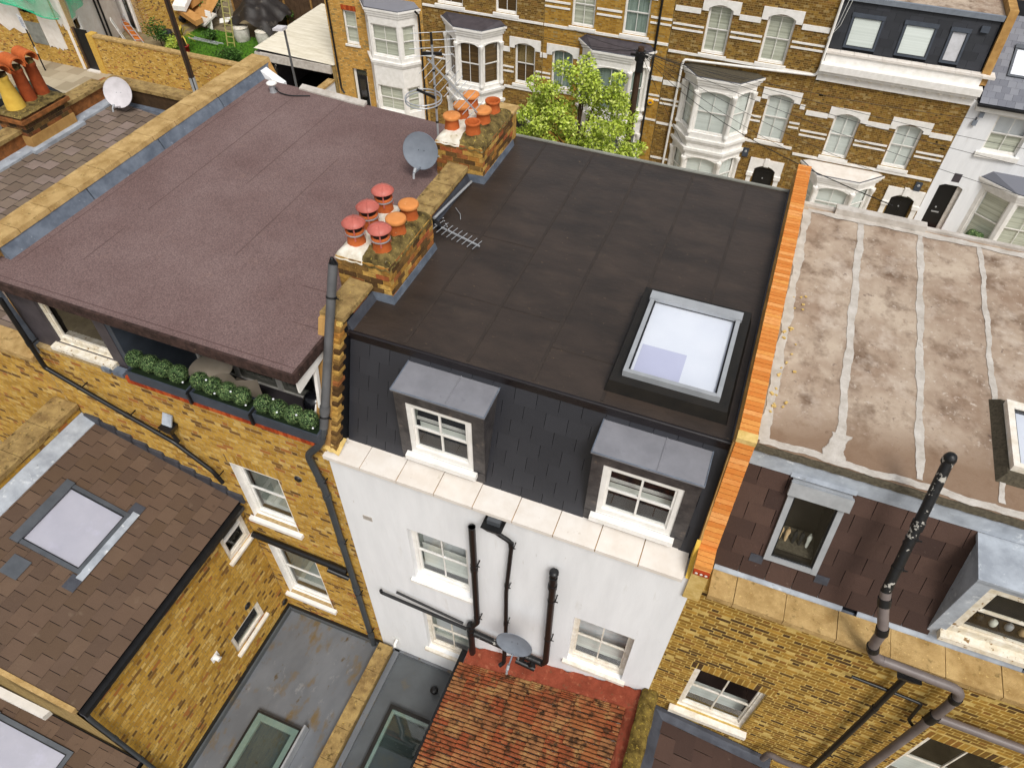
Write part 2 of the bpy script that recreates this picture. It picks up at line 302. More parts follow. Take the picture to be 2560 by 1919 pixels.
mat('corrugated white', '#dcd5c4', '#c8bfa9', 1.5, .8, .2, 20, stretch=(.5, 4, 1), spots=[('#a59a80', 6, .66, .06)])
mat('car black', '#0f1114', '#0b0d10', 2, .12, coat=.6)
mat('car white', '#dfe2e4', '#d4d7d9', 2, .25, coat=.5)
mat('tyre', '#17171a', '#101012', 8, .8)
mat('wire black', '#1a1a1c', '#131315', 4, .5)
mat('wire white', '#cfcfca', '#bdbdb8', 4, .5)
mat('helmet black', '#121216', '#0c0c0f', 4, .2)
mat('chair shell', '#b4a898', '#a69a8a', 4, .5)
mat('sign white', '#d9dcdf', '#cdd0d4', 4, .5)
mat('sign print', '#3a4a7a', '#303f6c', 4, .5)
mat('alarm yellow', '#e0a818', '#cf9810', 4, .5)
mat('blue print', '#27408a', '#20367a', 4, .5)
mat('bauble', '#dfe3e6', '#cfd3d6', 4, .15)
mat('shoe beige', '#c9ac84', '#b3946a', 6, .6)
mat('shoe black', '#20201f', '#171716', 6, .5)
mat('shoe white', '#dcdccf', '#c9c9ba', 6, .6)
mat('wisteria', '#8a84b4', '#716a9c', 6, .8)
mat('sand mortar', '#d3b878', '#bb9c58', 9, .95, .5, 40)
glass('glass', (.95, .97, .97, 1), .07); glass('sky glass', (.96, .97, 1, 1), .14); glass('dark glass', (.6, .68, .65, 1), .1)
def net_mat():
    m = bpy.data.materials.new('green net'); m.use_nodes = True; MATS['green net'] = m; t = m.node_tree; N = t.nodes; Lk = t.links.new; b = N['Principled BSDF']; out = N['Material Output']
    b.inputs['Base Color'].default_value = lin('#2fb384'); b.inputs['Roughness'].default_value = .8
    tr = N.new('ShaderNodeBsdfTransparent'); mx = N.new('ShaderNodeMixShader'); n = N.new('ShaderNodeTexNoise'); n.inputs['Scale'].default_value = 3
    r = N.new('ShaderNodeMapRange'); r.inputs[1].default_value = .35; r.inputs[2].default_value = .65; r.inputs[3].default_value = .4; r.inputs[4].default_value = .78
    Lk(n.outputs[0], r.inputs[0]); Lk(r.outputs[0], mx.inputs[0]); Lk(tr.outputs[0], mx.inputs[1]); Lk(b.outputs[0], mx.inputs[2]); Lk(mx.outputs[0], out.inputs[0])
net_mat()
mt = MATS.__getitem__
# ---------------------------------------------------------------- builders
def panel(fr, w0, w1, z0, z1, holes=(), thick=.25, reveal=.12, d=0):
    """wall face with rectangular holes (s0,s1,z0,z1) and their reveals"""
    mb = MB(); xs = sorted({w0, w1, *[min(max(h[i], w0), w1) for h in holes for i in (0, 1)]}); zs = sorted({z0, z1, *[min(max(h[i], z0), z1) for h in holes for i in (2, 3)]})
    for a, b in zip(xs, xs[1:]):
        for c, e in zip(zs, zs[1:]):
            m, n = (a+b)/2, (c+e)/2
            if any(h[0] < m < h[1] and h[2] < n < h[3] for h in holes): continue
            mb.quad(fr.P(a,c,d), fr.P(b,c,d), fr.P(b,e,d), fr.P(a,e,d)); mb.quad(fr.P(a,c,d-thick), fr.P(a,e,d-thick), fr.P(b,e,d-thick), fr.P(b,c,d-thick))
    for a, b, c, e in [(w0, w1, z0, z1)]+list(holes):
        q = [(a,c),(b,c),(b,e),(a,e)]
        for (s1, t1), (s2, t2) in zip(q, q[1:]+q[:1]): mb.quad(fr.P(s1,t1,d), fr.P(s1,t1,d-thick), fr.P(s2,t2,d-thick), fr.P(s2,t2,d))
    return mb
_bm = {}
def brick_mesh(m, v):
    k = (m, v)
    if k not in _bm:
        r = random.Random(v); j = lambda: (r.random()-.5)*.05
        p = [(x+(j()*.4), y, z+j()) for z in (-.5, .5) for x, y in ((-.5,-.5),(.5,-.5),(.5,.5),(-.5,.5))]
        mb = MB(); mb.hexa(p, 0.0); me = mb.mesh('brick'); me.materials.append(mt(m)); _bm[k] = me
    return _bm[k]
def intervals(a, b, cuts):
    iv = [(a, b)] if b-a > .02 else []
    for c, e in cuts:
        iv = [q for s, t in iv for q in ((s, min(t, c)), (max(s, e), t)) if q[1]-q[0] > .02]
    return iv
def brickwork(parent, fr, w0, w1, z0, z1, m, holes=(), n=0, L=.205, Hc=.081, proud=.0015, depth=.05, flem=True, clip=None, name='brick', joint=.013, d=0, tintf=None):
    rects = []; k = 0; z = z0
    while z < z1-.02:
        ze = min(z+Hc-joint, z1); cuts = [(h[0], h[1]) for h in holes if h[2] < (z+ze)/2 < h[3]]
        s = w0-((.75*L if flem else .5*L) if k % 2 else 0)-L*1.5-rnd.uniform(0, .03); hd = 0
        while s < w1:
            ln = (L/2 if (hd and flem) else L); hd = 1-hd
            for a, b in intervals(max(s, w0), min(s+ln-joint, w1), cuts):
                if clip is None or clip((a+b)/2, (z+ze)/2): rects.append((a, b, z, ze))
            s += ln
        z += Hc; k += 1
    sc = []
    for i, (a, b, c, e) in enumerate(rects):
        q = project(fr.P((a+b)/2, (c+e)/2, d)); sc.append(((b-a)*100/q[2] if q and -10 < q[0] < 2570 and -10 < q[1] < 1929 else 0, i))
    sc.sort(reverse=True); ind = {i for v, i in sc[:n] if v > 0}
    mb = MB(); R = Matrix.Rotation(fr.ang, 4, 'Z')
    for i, (a, b, c, e) in enumerate(rects):
        pr = proud+rnd.uniform(-.0012, .0012)
        if i in ind:
            mw = Matrix.Translation(fr.P((a+b)/2, (c+e)/2, d+pr-depth/2)) @ R @ Matrix.Diagonal((b-a, depth, e-c, 1))
            link(name, brick_mesh(m, rnd.randrange(6)), None, parent, mw)
        else:
            p = [fr.P(s_, z_, d_) for z_ in (c, e) for s_, d_ in ((a,d+pr),(b,d+pr),(b,d-.01),(a,d-.01))]
            mb.add(p, [(0,1,5,4),(1,2,6,5),(3,0,4,7),(4,5,6,7),(0,3,2,1)], rnd.random())
    if mb.f: tag(mb.build('brickwork', mt(m), parent), kind='stuff')
_tm = {}
def slate_mesh(m, th):
    k = (m, th)
    if k not in _tm:
        mb = MB(); mb.hexa([(-.5,0,0),(.5,0,0),(.5,1,0),(-.5,1,0),(-.5,0,1),(.5,0,1),(.5,1,1),(-.5,1,1)], 0.0); me = mb.mesh('slate'); me.materials.append(mt(m)); me.materials.append(mt('slate base')); _tm[k] = me
        for q in (2, 3, 5): me.polygons[q].material_index = 1  # dark edge faces paint in the shadow gap at courses, plus weathered edges
    return _tm[k]
def slates(parent, o, u, v, w, h, m, tw=.3, g=.25, th=.008, holes=(), gap=.004, name='slate', lap=.06, clip=None):
    """courses of slates from o: u across (unit), v up the slope (unit), one object each"""
    o, u, v = Vector(o), Vector(u).normalized(), Vector(v).normalized(); n = u.cross(v)
    k = 0; y = 0
    while y < h-.03:
        ye = min(y+g, h); cuts = [(q[0], q[1]) for q in holes if q[2] < y+g*.5 < q[3]]
        x = -(tw/2 if k % 2 else 0)
        while x < w:
            for a, b in intervals(max(x, 0)+gap/2, min(x+tw, w)-gap/2, cuts):
                if clip and not clip((a+b)/2, (y+ye)/2): continue
                ln = ye-y+lap; t = th*1.15/g; vv = (v-n*t).normalized()
                c = o+u*((a+b)/2)+v*y+n*(th*1.2+rnd.random()*.002); cols = (u*(b-a), vv*ln, n*th)
                mw = Matrix(((cols[0].x, cols[1].x, cols[2].x, c.x), (cols[0].y, cols[1].y, cols[2].y, c.y), (cols[0].z, cols[1].z, cols[2].z, c.z), (0,0,0,1)))
                link(name, slate_mesh(m, th), None, parent, mw)
            x += tw
        y += g; k += 1
def sash(parent, fr, s0, s1, z0, z1, rec=.1, cols=2, rows=1, flat=False, m='white paint', sill=(.06, .07, .05), fw=.055, back='blind', backd=.1, split=.5, gl='glass', room=True, lining=None, upper=None, bars=True, sillm=None, bt=.022):
    """sliding sash window set rec behind the wall face: frame, panes, bars, sill, what is seen behind the glass"""
    f = MB(); D = -rec
    f.fbox(fr, s0, s0+fw, z0, z1, D-.07, D); f.fbox(fr, s1-fw, s1, z0, z1, D-.07, D); f.fbox(fr, s0+fw, s1-fw, z1-fw, z1, D-.07, D-.001); f.fbox(fr, s0+fw, s1-fw, z0, z0+fw*1.3, D-.07, D-.001)
    a, b, c, e = s0+fw, s1-fw, z0+fw*1.3, z1-fw; mid = c+(e-c)*split; st = .032
    secs = [(c, mid, D-.045), (mid, e, D-.025)] if split > 0 else [(c, e, D-.03)]
    for (p, q, dd) in secs:
        f.fbox(fr, a, a+st, p, q, dd-.02, dd+.012); f.fbox(fr, b-st, b, p, q, dd-.02, dd+.012); f.fbox(fr, a+st, b-st, p, p+st, dd-.02, dd+.011); f.fbox(fr, a+st, b-st, q-st, q, dd-.02, dd+.011)
    win = f.build('window_frame' if flat else 'window', mt(m), parent); sub = parent if flat else win
    for (p, q, dd) in secs:
        A, B, P_, Q_ = a+st, b-st, p+st, q-st
        for i in range(cols):
            for j in range(rows):
                x0, x1 = A+(B-A)*i/cols, A+(B-A)*(i+1)/cols; y0, y1 = P_+(Q_-P_)*j/rows, P_+(Q_-P_)*(j+1)/rows
                MB().quad(fr.P(x0,y0,dd), fr.P(x1,y0,dd), fr.P(x1,y1,dd), fr.P(x0,y1,dd)).build('pane', mt(gl), sub)
        if bars:
            for i in range(1, cols): x = A+(B-A)*i/cols; MB().fbox(fr, x-bt/2, x+bt/2, P_, Q_, dd-.014, dd+.01).build('glazing_bar', mt(m), sub)
            for j in range(1, rows): y = P_+(Q_-P_)*j/rows; MB().fbox(fr, A, B, y-bt/2, y+bt/2, dd-.013, dd+.009).build('glazing_bar', mt(m), sub)
    if lining:
        l_ = MB(); l_.fbox(fr, s0-.002, s0+.012, z0, z1, D-.001, .004); l_.fbox(fr, s1-.012, s1+.002, z0, z1, D-.001, .004); l_.fbox(fr, s0+.012, s1-.012, z1-.012, z1+.002, D-.001, .004); l_.build('reveal', mt(lining), sub)
    if sill:
        ex, h, pr = sill; MB().hexa([fr.P(s0-ex, z0-h, pr), fr.P(s1+ex, z0-h, pr), fr.P(s1+ex, z0-h, -rec-.02), fr.P(s0-ex, z0-h, -rec-.02), fr.P(s0-ex, z0-.012, pr), fr.P(s1+ex, z0-.012, pr), fr.P(s1+ex, z0+.004, -rec-.02), fr.P(s0-ex, z0+.004, -rec-.02)]).build('sill', mt(sillm or m), sub)
    if back:
        bd = D-.07-backd
        if back != 'none':
            bd = D-.075-backd*.3
            if upper is None: MB().quad(fr.P(a,c,bd), fr.P(b,c,bd), fr.P(b,e,bd), fr.P(a,e,bd)).build('blind', mt(back), sub)
            else: MB().quad(fr.P(a,c,bd), fr.P(b,c,bd), fr.P(b,c+(e-c)*upper,bd), fr.P(a,c+(e-c)*upper,bd)).build('blind', mt(back), sub)
    if room:
        dp = -rec-.9; r = MB(); D1 = D-.071
        r.quad(fr.P(s0,z0,dp), fr.P(s1,z0,dp), fr.P(s1,z1,dp), fr.P(s0,z1,dp))
        for (p, q) in (((s0,z0),(s1,z0)),((s1,z0),(s1,z1)),((s1,z1),(s0,z1)),((s0,z1),(s0,z0))): r.quad(fr.P(*p,D1), fr.P(*q,D1), fr.P(*q,dp), fr.P(*p,dp))
        r.build('room_interior', mt({'dark': 'dark interior', 'pale': 'pale room'}.get(room, 'interior')), sub)
    return win
def roof_window(parent, o, u, v, w, h, m='dark grey metal', lift=.085, fw=.07, inner='pale sky reflection', gl='sky glass', name='skylight', hood=True, curb=None, depth=.35):
    """tilted roof window lying on a slope: o lower-left corner, u across, v up the slope"""
    o, u, v = Vector(o), Vector(u).normalized(), Vector(v).normalized(); n = u.cross(v)
    P = lambda a, b, d: o+u*a+v*b+n*d
    f = MB(); B = lambda mb, a0, a1, b0, b1, d0, d1: mb.hexa([P(a,b,d) for d in (d0, d1) for a, b in ((a0,b0),(a1,b0),(a1,b1),(a0,b1))])
    B(f, 0, fw, 0, h, -.03, lift); B(f, w-fw, w, 0, h, -.03, lift); B(f, fw, w-fw, 0, fw, -.03, lift-.004); B(f, fw, w-fw, h-fw*1.6, h, -.03, lift-.002)
    sk = f.build(name, mt(m), parent)
    g = MB(); i0 = fw+.02
    B(g, fw, i0, fw, h-fw*1.6, -.02, lift-.025); B(g, w-i0, w-fw, fw, h-fw*1.6, -.02, lift-.025); B(g, i0, w-i0, fw, i0, -.02, lift-.026); B(g, i0, w-i0, h-fw*1.6-.02, h-fw*1.6, -.02, lift-.026)
    g.build('sash_frame', mt('black plastic'), sk)
    if hood: hb = MB(); B(hb, -.015, w+.015, h-.13, h+.02, lift-.03, lift+.022); hb.build('hood', mt(m), sk)
    MB().quad(P(i0,i0,lift-.03), P(w-i0,i0,lift-.03), P(w-i0,h-fw*1.6-.02,lift-.03), P(i0,h-fw*1.6-.02,lift-.03)).build('pane', mt(gl), sk)
    if inner:
        q = MB(); a0, a1, b0, b1, dd = fw, w-fw, fw, h-fw*1.6, -.03-depth
        q.quad(P(a0,b0,dd), P(a1,b0,dd), P(a1,b1,dd), P(a0,b1,dd))
        for (p, r) in (((a0,b0),(a1,b0)),((a1,b0),(a1,b1)),((a1,b1),(a0,b1)),((a0,b1),(a0,b0))): q.quad(P(*p,lift-.05), P(*r,lift-.05), P(*r,dd), P(*p,dd))
        q.build('lightwell_or_reflection_sheet', mt(inner), sk)  # negative depth: sheet right under the glass, coloured to imitate reflected sky
    return sk
def drainpipe(name, pts, r, m, label, collars=(), brackets=(), group=None, wall_y=4.88, cat='drainpipe', cm=None, cap=None, rr=.1):
    t = thing(name, pts[-1], label, cat, group); p = rpath(pts, rr); MB().tube(p, r, 14).build('pipe', mt(m), t)
    def on(z):
        for a, b in zip(p, p[1:]):
            if (a.z-z)*(b.z-z) <= 0 and abs(a.z-b.z) > 1e-4: k = (z-a.z)/(b.z-a.z); return a.lerp(b, k), (b-a).normalized()
        return None
    for z in collars:
        c = on(z)
        if c: MB().tube([c[0]-c[1]*.05, c[0]+c[1]*.05], r*1.2, 14).build('collar', mt(cm or m), t)
    for z in brackets:
        c = on(z)
        if c:
            b = MB(); b.tube([c[0]-c[1]*.012, c[0]+c[1]*.012], r*1.12, 14); b.fbox(Fr(c[0].x, c[0].y), r*.95, r*1.25, c[0].z-.01, c[0].z+.01, -max(.02, wall_y-c[0].y), .02); b.fbox(Fr(c[0].x, c[0].y), r*1.25, r*1.9, c[0].z-.008, c[0].z+.008, .0, .012); b.build('bracket', mt('black plastic'), t)
    if cap: cap(t, Vector(pts[0]))
    return t
def dish(name, c, axis, r, m, label, foot, group='satellite dishes', arm=.5):
    c, ax = Vector(c), Vector(axis).normalized(); t = thing(name, foot, label, 'satellite dish', group)
    prof = [(r*k/8, .16*r*(k/8)**2) for k in range(0, 9)]; prof[0] = (.004, 0)
    b = MB(); b.lathe(c, prof, 28, ax, cap=False); b.lathe(c-ax*.006, [(p[0], p[1]) for p in prof][::-1], 28, ax, cap=False); b.lathe(c, [(r, .16*r-.006), (r+.006, .16*r-.002), (r, .16*r+.004)], 28, ax, cap=False); b.build('reflector', mt(m), t)
    dn = (Vector((0,0,-1))+ax*ax.z).normalized(); lnb = c+ax*r*1.15+dn*r*.95
    MB().beam(c+dn*r*.9+ax*.1*r, lnb, .022, .03).build('arm', mt(m), t)
    q = MB(); q.tube([lnb-ax*.02, lnb+(c-lnb).normalized()*.09], .026, 12); q.tube([lnb, lnb+dn*.09], .02, 10); q.build('receiver', mt('grey metal'), t)
    for s_ in (-1, 1):
        sd_ = ax.cross(dn).normalized()*s_*r*.16; MB().lathe(c+sd_+ax*.004, [(.008, 0), (.006, .006)], 8, ax).build('bolt', mt('black plastic'), t)
    k = MB(); k.beam(c-ax*.01, c-ax*.1, .07, .1); k.tube(rpath([c-ax*.09, c-ax*.11+Vector((0,0,-.12)), foot], .06), .018, 10); k.build('bracket', mt('grey metal'), t)
    return t
def leafball(c, r, n, size, rg, squash=1.0):
    mb = MB(); c = Vector(c)
    for _ in range(n):
        d = Vector((rg.gauss(0,1), rg.gauss(0,1), rg.gauss(0,1))).normalized(); p = c+Vector((d.x, d.y, d.z*squash))*r*rg.uniform(.86, 1.04)
        a = d.orthogonal().normalized(); a.rotate(Matrix.Rotation(rg.uniform(0, 6.3), 3, d)); b = d.cross(a); a = (a+d*rg.uniform(-.5, .7)).normalized(); s = size*rg.uniform(.6, 1.3)
        mb.add([p-a*s, p+b*s*.5, p+a*s, p-b*s*.5], [(0,1,2,3)], rg.random())
    return mb
def foliage(mb, c, rad, n, size, rg):
    c = Vector(c)
    for _ in range(n):
        while True:
            d = Vector((rg.uniform(-1,1), rg.uniform(-1,1), rg.uniform(-1,1)))
            if d.length < 1: break
        d = d*(d.length**-.45 if d.length > .01 else 1); p = c+Vector((d.x*rad[0], d.y*rad[1], d.z*rad[2]))
        a = Vector((rg.gauss(0,1), rg.gauss(0,1), rg.gauss(0,.6)-.3)).normalized(); b = a.orthogonal().normalized(); b.rotate(Matrix.Rotation(rg.uniform(0, 6.3), 3, a)); s = size*rg.uniform(.6, 1.4)
        mb.add([p, p+a*s*.5+b*s*.32, p+a*s, p+a*s*.5-b*s*.32], [(0,1,2,3)], rg.random())
# ---------------------------------------------------------------- ground
GZ = -.4
def plane(name, x0, x1, y0, y1, z, m): 
    return tag(MB().quad((x0,y0,z),(x1,y0,z),(x1,y1,z),(x0,y1,z)).build(name, mt(m)), kind='structure')
plane('ground', -400, 400, -200, 600, GZ-.12, 'earth')
plane('road', -120, 80, 16.6, 26.6, GZ-.1, 'asphalt')
plane('near_pavement', -120, 80, 14.2, 16.6, GZ, 'paving')
fp = plane('far_pavement', -120, 80, 26.6, 31.0, GZ, 'paving')
kb = MB(); kb.box(-120, 80, 26.48, 26.6, GZ-.119, GZ+.003); kb.box(-120, 80, 16.6, 16.72, GZ-.119, GZ+.003); tag(kb.build('kerb', mt('grey stone tile')), kind='structure')
k = 0
for i in range(16):
    for j in range(4):
        mb = MB(); x = -46+i*.92+(.4 if j % 2 else 0); y = 27.2+j*.92
        mb.box(x, x+.905, y, y+.905, GZ-.02, GZ+.006+rnd.random()*.003, 0); mb.build('paving_slab', mt('paving'), fp)
# ---------------------------------------------------------------- white rendered house with the black mansard
YW = 4.88
H0 = thing('terraced_house', (-2, YW, GZ), 'white rendered terraced house with black flat roof, dark slate mansard and two dormers', 'house')
F0 = Fr(0, YW)
wins0 = [(-3.55,-2.52,7.45,9.07), (-3.54,-2.52,4.5,6.15), (-.74,.23,6.5,8.18)]
panel(F0, -4.69, .70, GZ, 10.42, wins0, thick=.3).build('wall', mt('white render'), H0)
b0 = MB(); b0.box(-4.52, .62, 5.3, 5.5, 3, 10.4); b0.box(-4.52, .62, 11.2, 11.4, GZ, 12.1); b0.build('inner_wall', mt('white render'), H0)
for i, (a, b, c, e) in enumerate(wins0):
    sash(H0, F0, a, b, c, e, rec=.11, sill=(.07, .09, .06), fw=.06, m='old white paint' if i else 'white paint', back=['blind', 'none', 'blind'][i], upper=[.5, 0, .3][i], backd=.3, room='pale' if i < 2 else True)
xs = [-4.72, -4.11]+[-4.11+.583*k for k in range(1, 9)]
for a, b in zip(xs, xs[1:]):
    m_ = MB(); j = rnd.uniform(-.002, .002); m_.hexa([(a+.006,4.80,10.40+j),(b-.006,4.80,10.40+j),(b-.006,5.2,10.41+j),(a+.006,5.2,10.41+j),(a+.006,4.80,10.475+j),(b-.006,4.80,10.475+j),(b-.006,5.2,10.50+j),(a+.006,5.2,10.50+j)]); m_.build('coping_stone', mt('cream stone'), H0)
MB().box(-4.715, .55, 4.815, 5.19, 10.395, 10.468).build('coping_joint', mt('tan stone'), H0)
mb = MB(); mb.prism([(-4.53,5.165,10.3),(-4.53,5.78,12.12),(-4.53,6.2,12.12),(-4.53,6.2,10.3)], (5.15,0,0)); mb.build('mansard_base', mt('slate base'), H0)
MV = Vector((0, .585, 1.725)); dorm = [(-3.60,-2.33), (-.90,.42)]
slates(H0, (-4.5,5.178,10.42), (1,0,0), MV, 5.12, 1.79, 'new slate', .3, .25, .007, holes=[(a+4.5+.02, b+4.5-.02, .0, 1.6) for a, b in dorm], gap=.006)
def dormer(x0, x1):
    yf, zb, zt = 5.20, 10.44, 11.95; fr = Fr(0, yf); hole = (x0+.15, x1-.17, 10.72, 11.76)
    mb = panel(fr, x0, x1, zb, zt, [hole], thick=.08)
    for x, s_ in ((x0, 1), (x1, -1)):
        mb.prism([(x-.004*s_,yf+.002,zb),(x-.004*s_,yf+.002,zt),(x-.004*s_,5.74,zt),(x-.004*s_,5.21,zb)], (.03*s_,0,0))
    d = mb.build('dormer', mt('dormer lead front'), H0)
    for s0, s1, z0, z1 in ((x0, hole[0], zb, 10.72), (hole[1], x1, zb, 10.72)):
        MB().fbox(fr, s0+.004, s1, 10.71, 10.722, 0, .006).build('lead_lap', mt('dormer lead front'), d)
    MB().hexa([(x0-.025,yf-.03,zt),(x1+.025,yf-.03,zt),(x1+.025,5.76,zt+.02),(x0-.025,5.76,zt+.02),(x0-.025,yf-.03,zt+.03),(x1+.025,yf-.03,zt+.03),(x1+.025,5.76,zt+.05),(x0-.025,5.76,zt+.05)]).build('dormer_roof', mt('dormer lead top'), d)
    e = MB(); e.tube([(x0-.02,yf-.028,zt+.032),(x1+.02,yf-.028,zt+.032)], .009, 8); e.tube([(x0-.02,yf-.03,zt+.032),(x0-.02,5.75,zt+.052)], .008, 8); e.tube([(x1+.02,yf-.03,zt+.032),(x1+.02,5.75,zt+.052)], .008, 8); e.tube([(x0-.02,5.745,zt+.052),(x1+.02,5.745,zt+.052)], .01, 8); e.build('roof_edge_roll', mt('lead'), d)
    xm = x0+(x1-x0)*.59; MB().tube([(xm,yf-.03,zt+.033),(xm,5.75,zt+.053)], .008, 8).build('roof_seam', mt('dormer lead top'), d)
    sash(d, fr, *hole, rec=.015, flat=True, back='blind', upper=.42, backd=.4, sill=(.06, .1, .09), fw=.07, room='pale', bt=.028)  # pale room and half blind stand in for bright reflections in the panes
    MB().box(hole[0], hole[1], yf+.25, yf+.32, 10.72, 11.2).build('reflection_board', mt('white paint'), d)  # white board added behind the glass to imitate reflected light
for a, b in dorm: dormer(a, b)
MB().box(-4.53, .62, 5.72, 11.42, 12.12, 12.2).build('roof_membrane', mt('black membrane'), H0)
for i, x in enumerate((-3.7,-2.8,-1.9,-1.0,-.1)):
    for y0, y1 in (((5.8, 11.4),) if i < 3 else ((5.8,5.95),(7.95,11.4)) if i == 3 else ((7.95, 11.4),)): MB().box(x-.022, x+.022, y0, y1, 12.195, 12.2055).build('seam', mt('membrane seam'), H0)
for x0, x1, y in ((-4.3,-2.83,8.36),(-3.67,-1.93,6.95),(-1.87,-1.03,6.45)): MB().box(x0, x1, y, y+.022, 12.199, 12.2035).build('seam', mt('membrane seam'), H0)
t_ = MB(); t_.tube([(-4.5,5.735,12.19),(.6,5.735,12.19)], .028, 10); t_.box(-4.5, .6, 5.715, 5.75, 12.08, 12.185); t_.build('edge_trim', mt('black trim'), H0)
MB().box(-4.5, .62, 11.42, 11.47, 12.1, 12.225).build('drip_edge', mt('grey stone tile'), H0)
cb = MB(); cb.hexa([(-1.03,5.98,12.2),(.50,5.98,12.2),(.50,7.9,12.2),(-1.03,7.9,12.2),(-.99,6.02,12.37),(.46,6.02,12.37),(.46,7.86,12.42),(-.99,7.86,12.42)]); cb.build('skylight_curb', mt('black curb'), H0)
sk = roof_window(H0, (-.86,6.14,12.385), (1,0,0), (0,1,.026), 1.2, 1.53, m='grey metal', fw=.055, inner='pale sky reflection', depth=-.045)
MB().quad((-.75,6.25,12.406),(-.18,6.25,12.406),(-.18,6.74,12.419),(-.75,6.74,12.419)).build('sky_reflection_panel', mt('lavender sky reflection'), sk)  # lavender patch painting a sky reflection into the skylight
for y0, y1 in ((5.75,6.42),(7.75,9.7)): MB().hexa([(-4.53,y0,12.2),(-4.46,y0,12.2),(-4.46,y1,12.2),(-4.53,y1,12.2),(-4.53,y0,12.33),(-4.515,y0,12.33),(-4.515,y1,12.33),(-4.53,y1,12.33)]).build('flashing', mt('dark lead'), H0)
MB().box(.585, .615, 5.75, 11.4, 12.2, 12.27).build('flashing', mt('dark lead'), H0)
# chimneys -----------------------------------------------------------------
def pot(parent, c, kind, r=.125):
    x, y, z = c; b = MB(); m = 'terracotta'
    if kind == 'cap': b.lathe(c, [(r*1.03, 0), (r*.93, .06), (r*.88, .15), (r*.95, .17), (r*.9, .19)], 24)
    elif kind == 'open': b.lathe(c, [(r*1.05, 0), (r*.95, .07), (r*.9, .15), (r*1.0, .165), (r*1.06, .185), (r*1.04, .205), (r*.92, .21), (r*.8, .2), (r*.78, .04)], 24)
    elif kind == 'cowl': b.lathe(c, [(r*1.05, 0), (r*.93, .08), (r*.92, .17), (r*1.02, .18), (r*1.02, .21), (r*.7, .22)], 24)
    p = b.build('chimney_pot', mt(m), parent)
    if kind == 'cap': MB().lathe((x,y,z+.18), [(r*1.12, 0), (r*1.17, .012), (r*1.17, .04), (r*1.1, .054), (r*.8, .06), (.004, .062)], 24).build('cap', mt('pale terracotta'), p)
    if kind == 'open': MB().lathe((x,y,z+.05), [(r*.79, 0), (.004, .001)], 24, cap=False).build('flue', mt('dark interior'), p)
    if kind == 'cowl':
        MB().lathe((x,y,z+.2), [(r*.82, 0), (r*.82, .11)], 20, cap=False).build('mesh_guard', mt('dark mesh'), p)
        for k in range(4):
            a = k*math.pi/2+.5; MB().beam((x+r*1.04*math.cos(a), y+r*1.04*math.sin(a), z+.1), (x+r*.98*math.cos(a), y+r*.98*math.sin(a), z+.34), .02, .008).build('strap', mt('red cowl'), p)
        MB().tube([(x,y,z+.165),(x,y,z+.185)], r*1.07, 24).build('band', mt('grey metal'), p)
        MB().lathe((x,y,z+.30), [(r*.9, 0), (r*1.3, .012), (r*1.3, .02), (r*.95, .06), (r*.5, .085), (.004, .095)], 24).build('rain_hat', mt('red cowl'), p)
        for k in range(4):
            a = k*math.pi/2+.5; c_, s_ = math.cos(a), math.sin(a); MB().tube([(x+r*q*c_, y+r*q*s_, z+.30+h) for q, h in ((1.28,.022),(.95,.064),(.5,.089),(.1,.097))], .006, 6).build('hat_rib', mt('red cowl'), p)
    return p
def chimney(label, x0, x1, y0, y1, zb, zt, brick, pots, fl=.1, mortar='pale mortar', loc=None, split=.5, n=90):
    t = thing('chimney_stack', (x0, y0, zb), label, 'chimney', 'brick chimney stacks'); i_ = .012
    MB().box(x0+i_, x1-i_, y0+i_, y1-i_, zb, zt).build('mortar_core', mt(mortar), t)
    w, d = x1-x0, y1-y0
    for fr, L_, nn in ((Fr(x0,y0+i_,0), w, n), (Fr(x1-i_,y0,90), d, n), (Fr(x1,y1-i_,180), w, 0), (Fr(x0+i_,y1,270), d, 0)):
        brickwork(t, fr, .004, L_-.004, zb+.01, zt-.004, brick, n=nn, flem=False, depth=.06, proud=.0135)
    rg = random.Random(int(abs(x0*100)+y0*10)); xm = x0+w*split
    def mound(name, xa, xb, m, ska, skb, rough):
        nu, nv = 14, 26; ph = [rg.uniform(0, 6) for _ in range(6)]
        def f(u, v):
            x = xa+(xb-xa)*u; y = y0-.012+(d+.024)*v
            e = min(1, max(0, min(x-x0+.01 if ska else 9, x1+.01-x if skb else 9, y-y0+.012, y1+.012-y))/.16)
            h = zt+fl*(1-(1-e)**2)+rough*(math.sin(x*31+ph[0])*math.sin(y*27+ph[1])+.6*math.sin(x*67+ph[2]+y*53))*(.3+e*.7)
            if e < .001: h = zt-.03-rough*3*abs(math.sin(y*23+x*19+ph[3]))
            return (x, y, h)
        MB().grid(f, nu, nv).build(name, mt(m), t)
    mound('flaunching', xm, x1+.012, 'flaunching', False, True, .012); mound('mortar_cap', x0-.012, xm+.01, 'fresh mortar', True, False, .006)
    for c, k in pots: pot(t, (c[0], c[1], zt+fl-.015), k)
    return t
C1 = chimney('yellow brick chimney with four red cowled pots, nearer the camera on the party wall', -5.03, -4.21, 6.45, 7.78, 12.0, 12.80, 'chimney brick',
  [((-4.44,6.72),'cowl'), ((-4.83,6.72),'cowl'), ((-4.84,7.12),'cowl'), ((-4.84,7.55),'cowl'), ((-4.43,7.14),'cap'), ((-4.43,7.52),'cap')])
C2 = chimney('yellow brick chimney with six plain terracotta pots at the far end of the party wall', -5.09, -4.24, 9.73, 11.08, 12.0, 12.82, 'chimney brick',
  [((-4.92,10.05),'cap'), ((-4.53,10.02),'open'), ((-4.92,10.45),'cap'), ((-4.52,10.43),'cap'), ((-4.92,10.85),'cap'), ((-4.51,10.83),'open')])
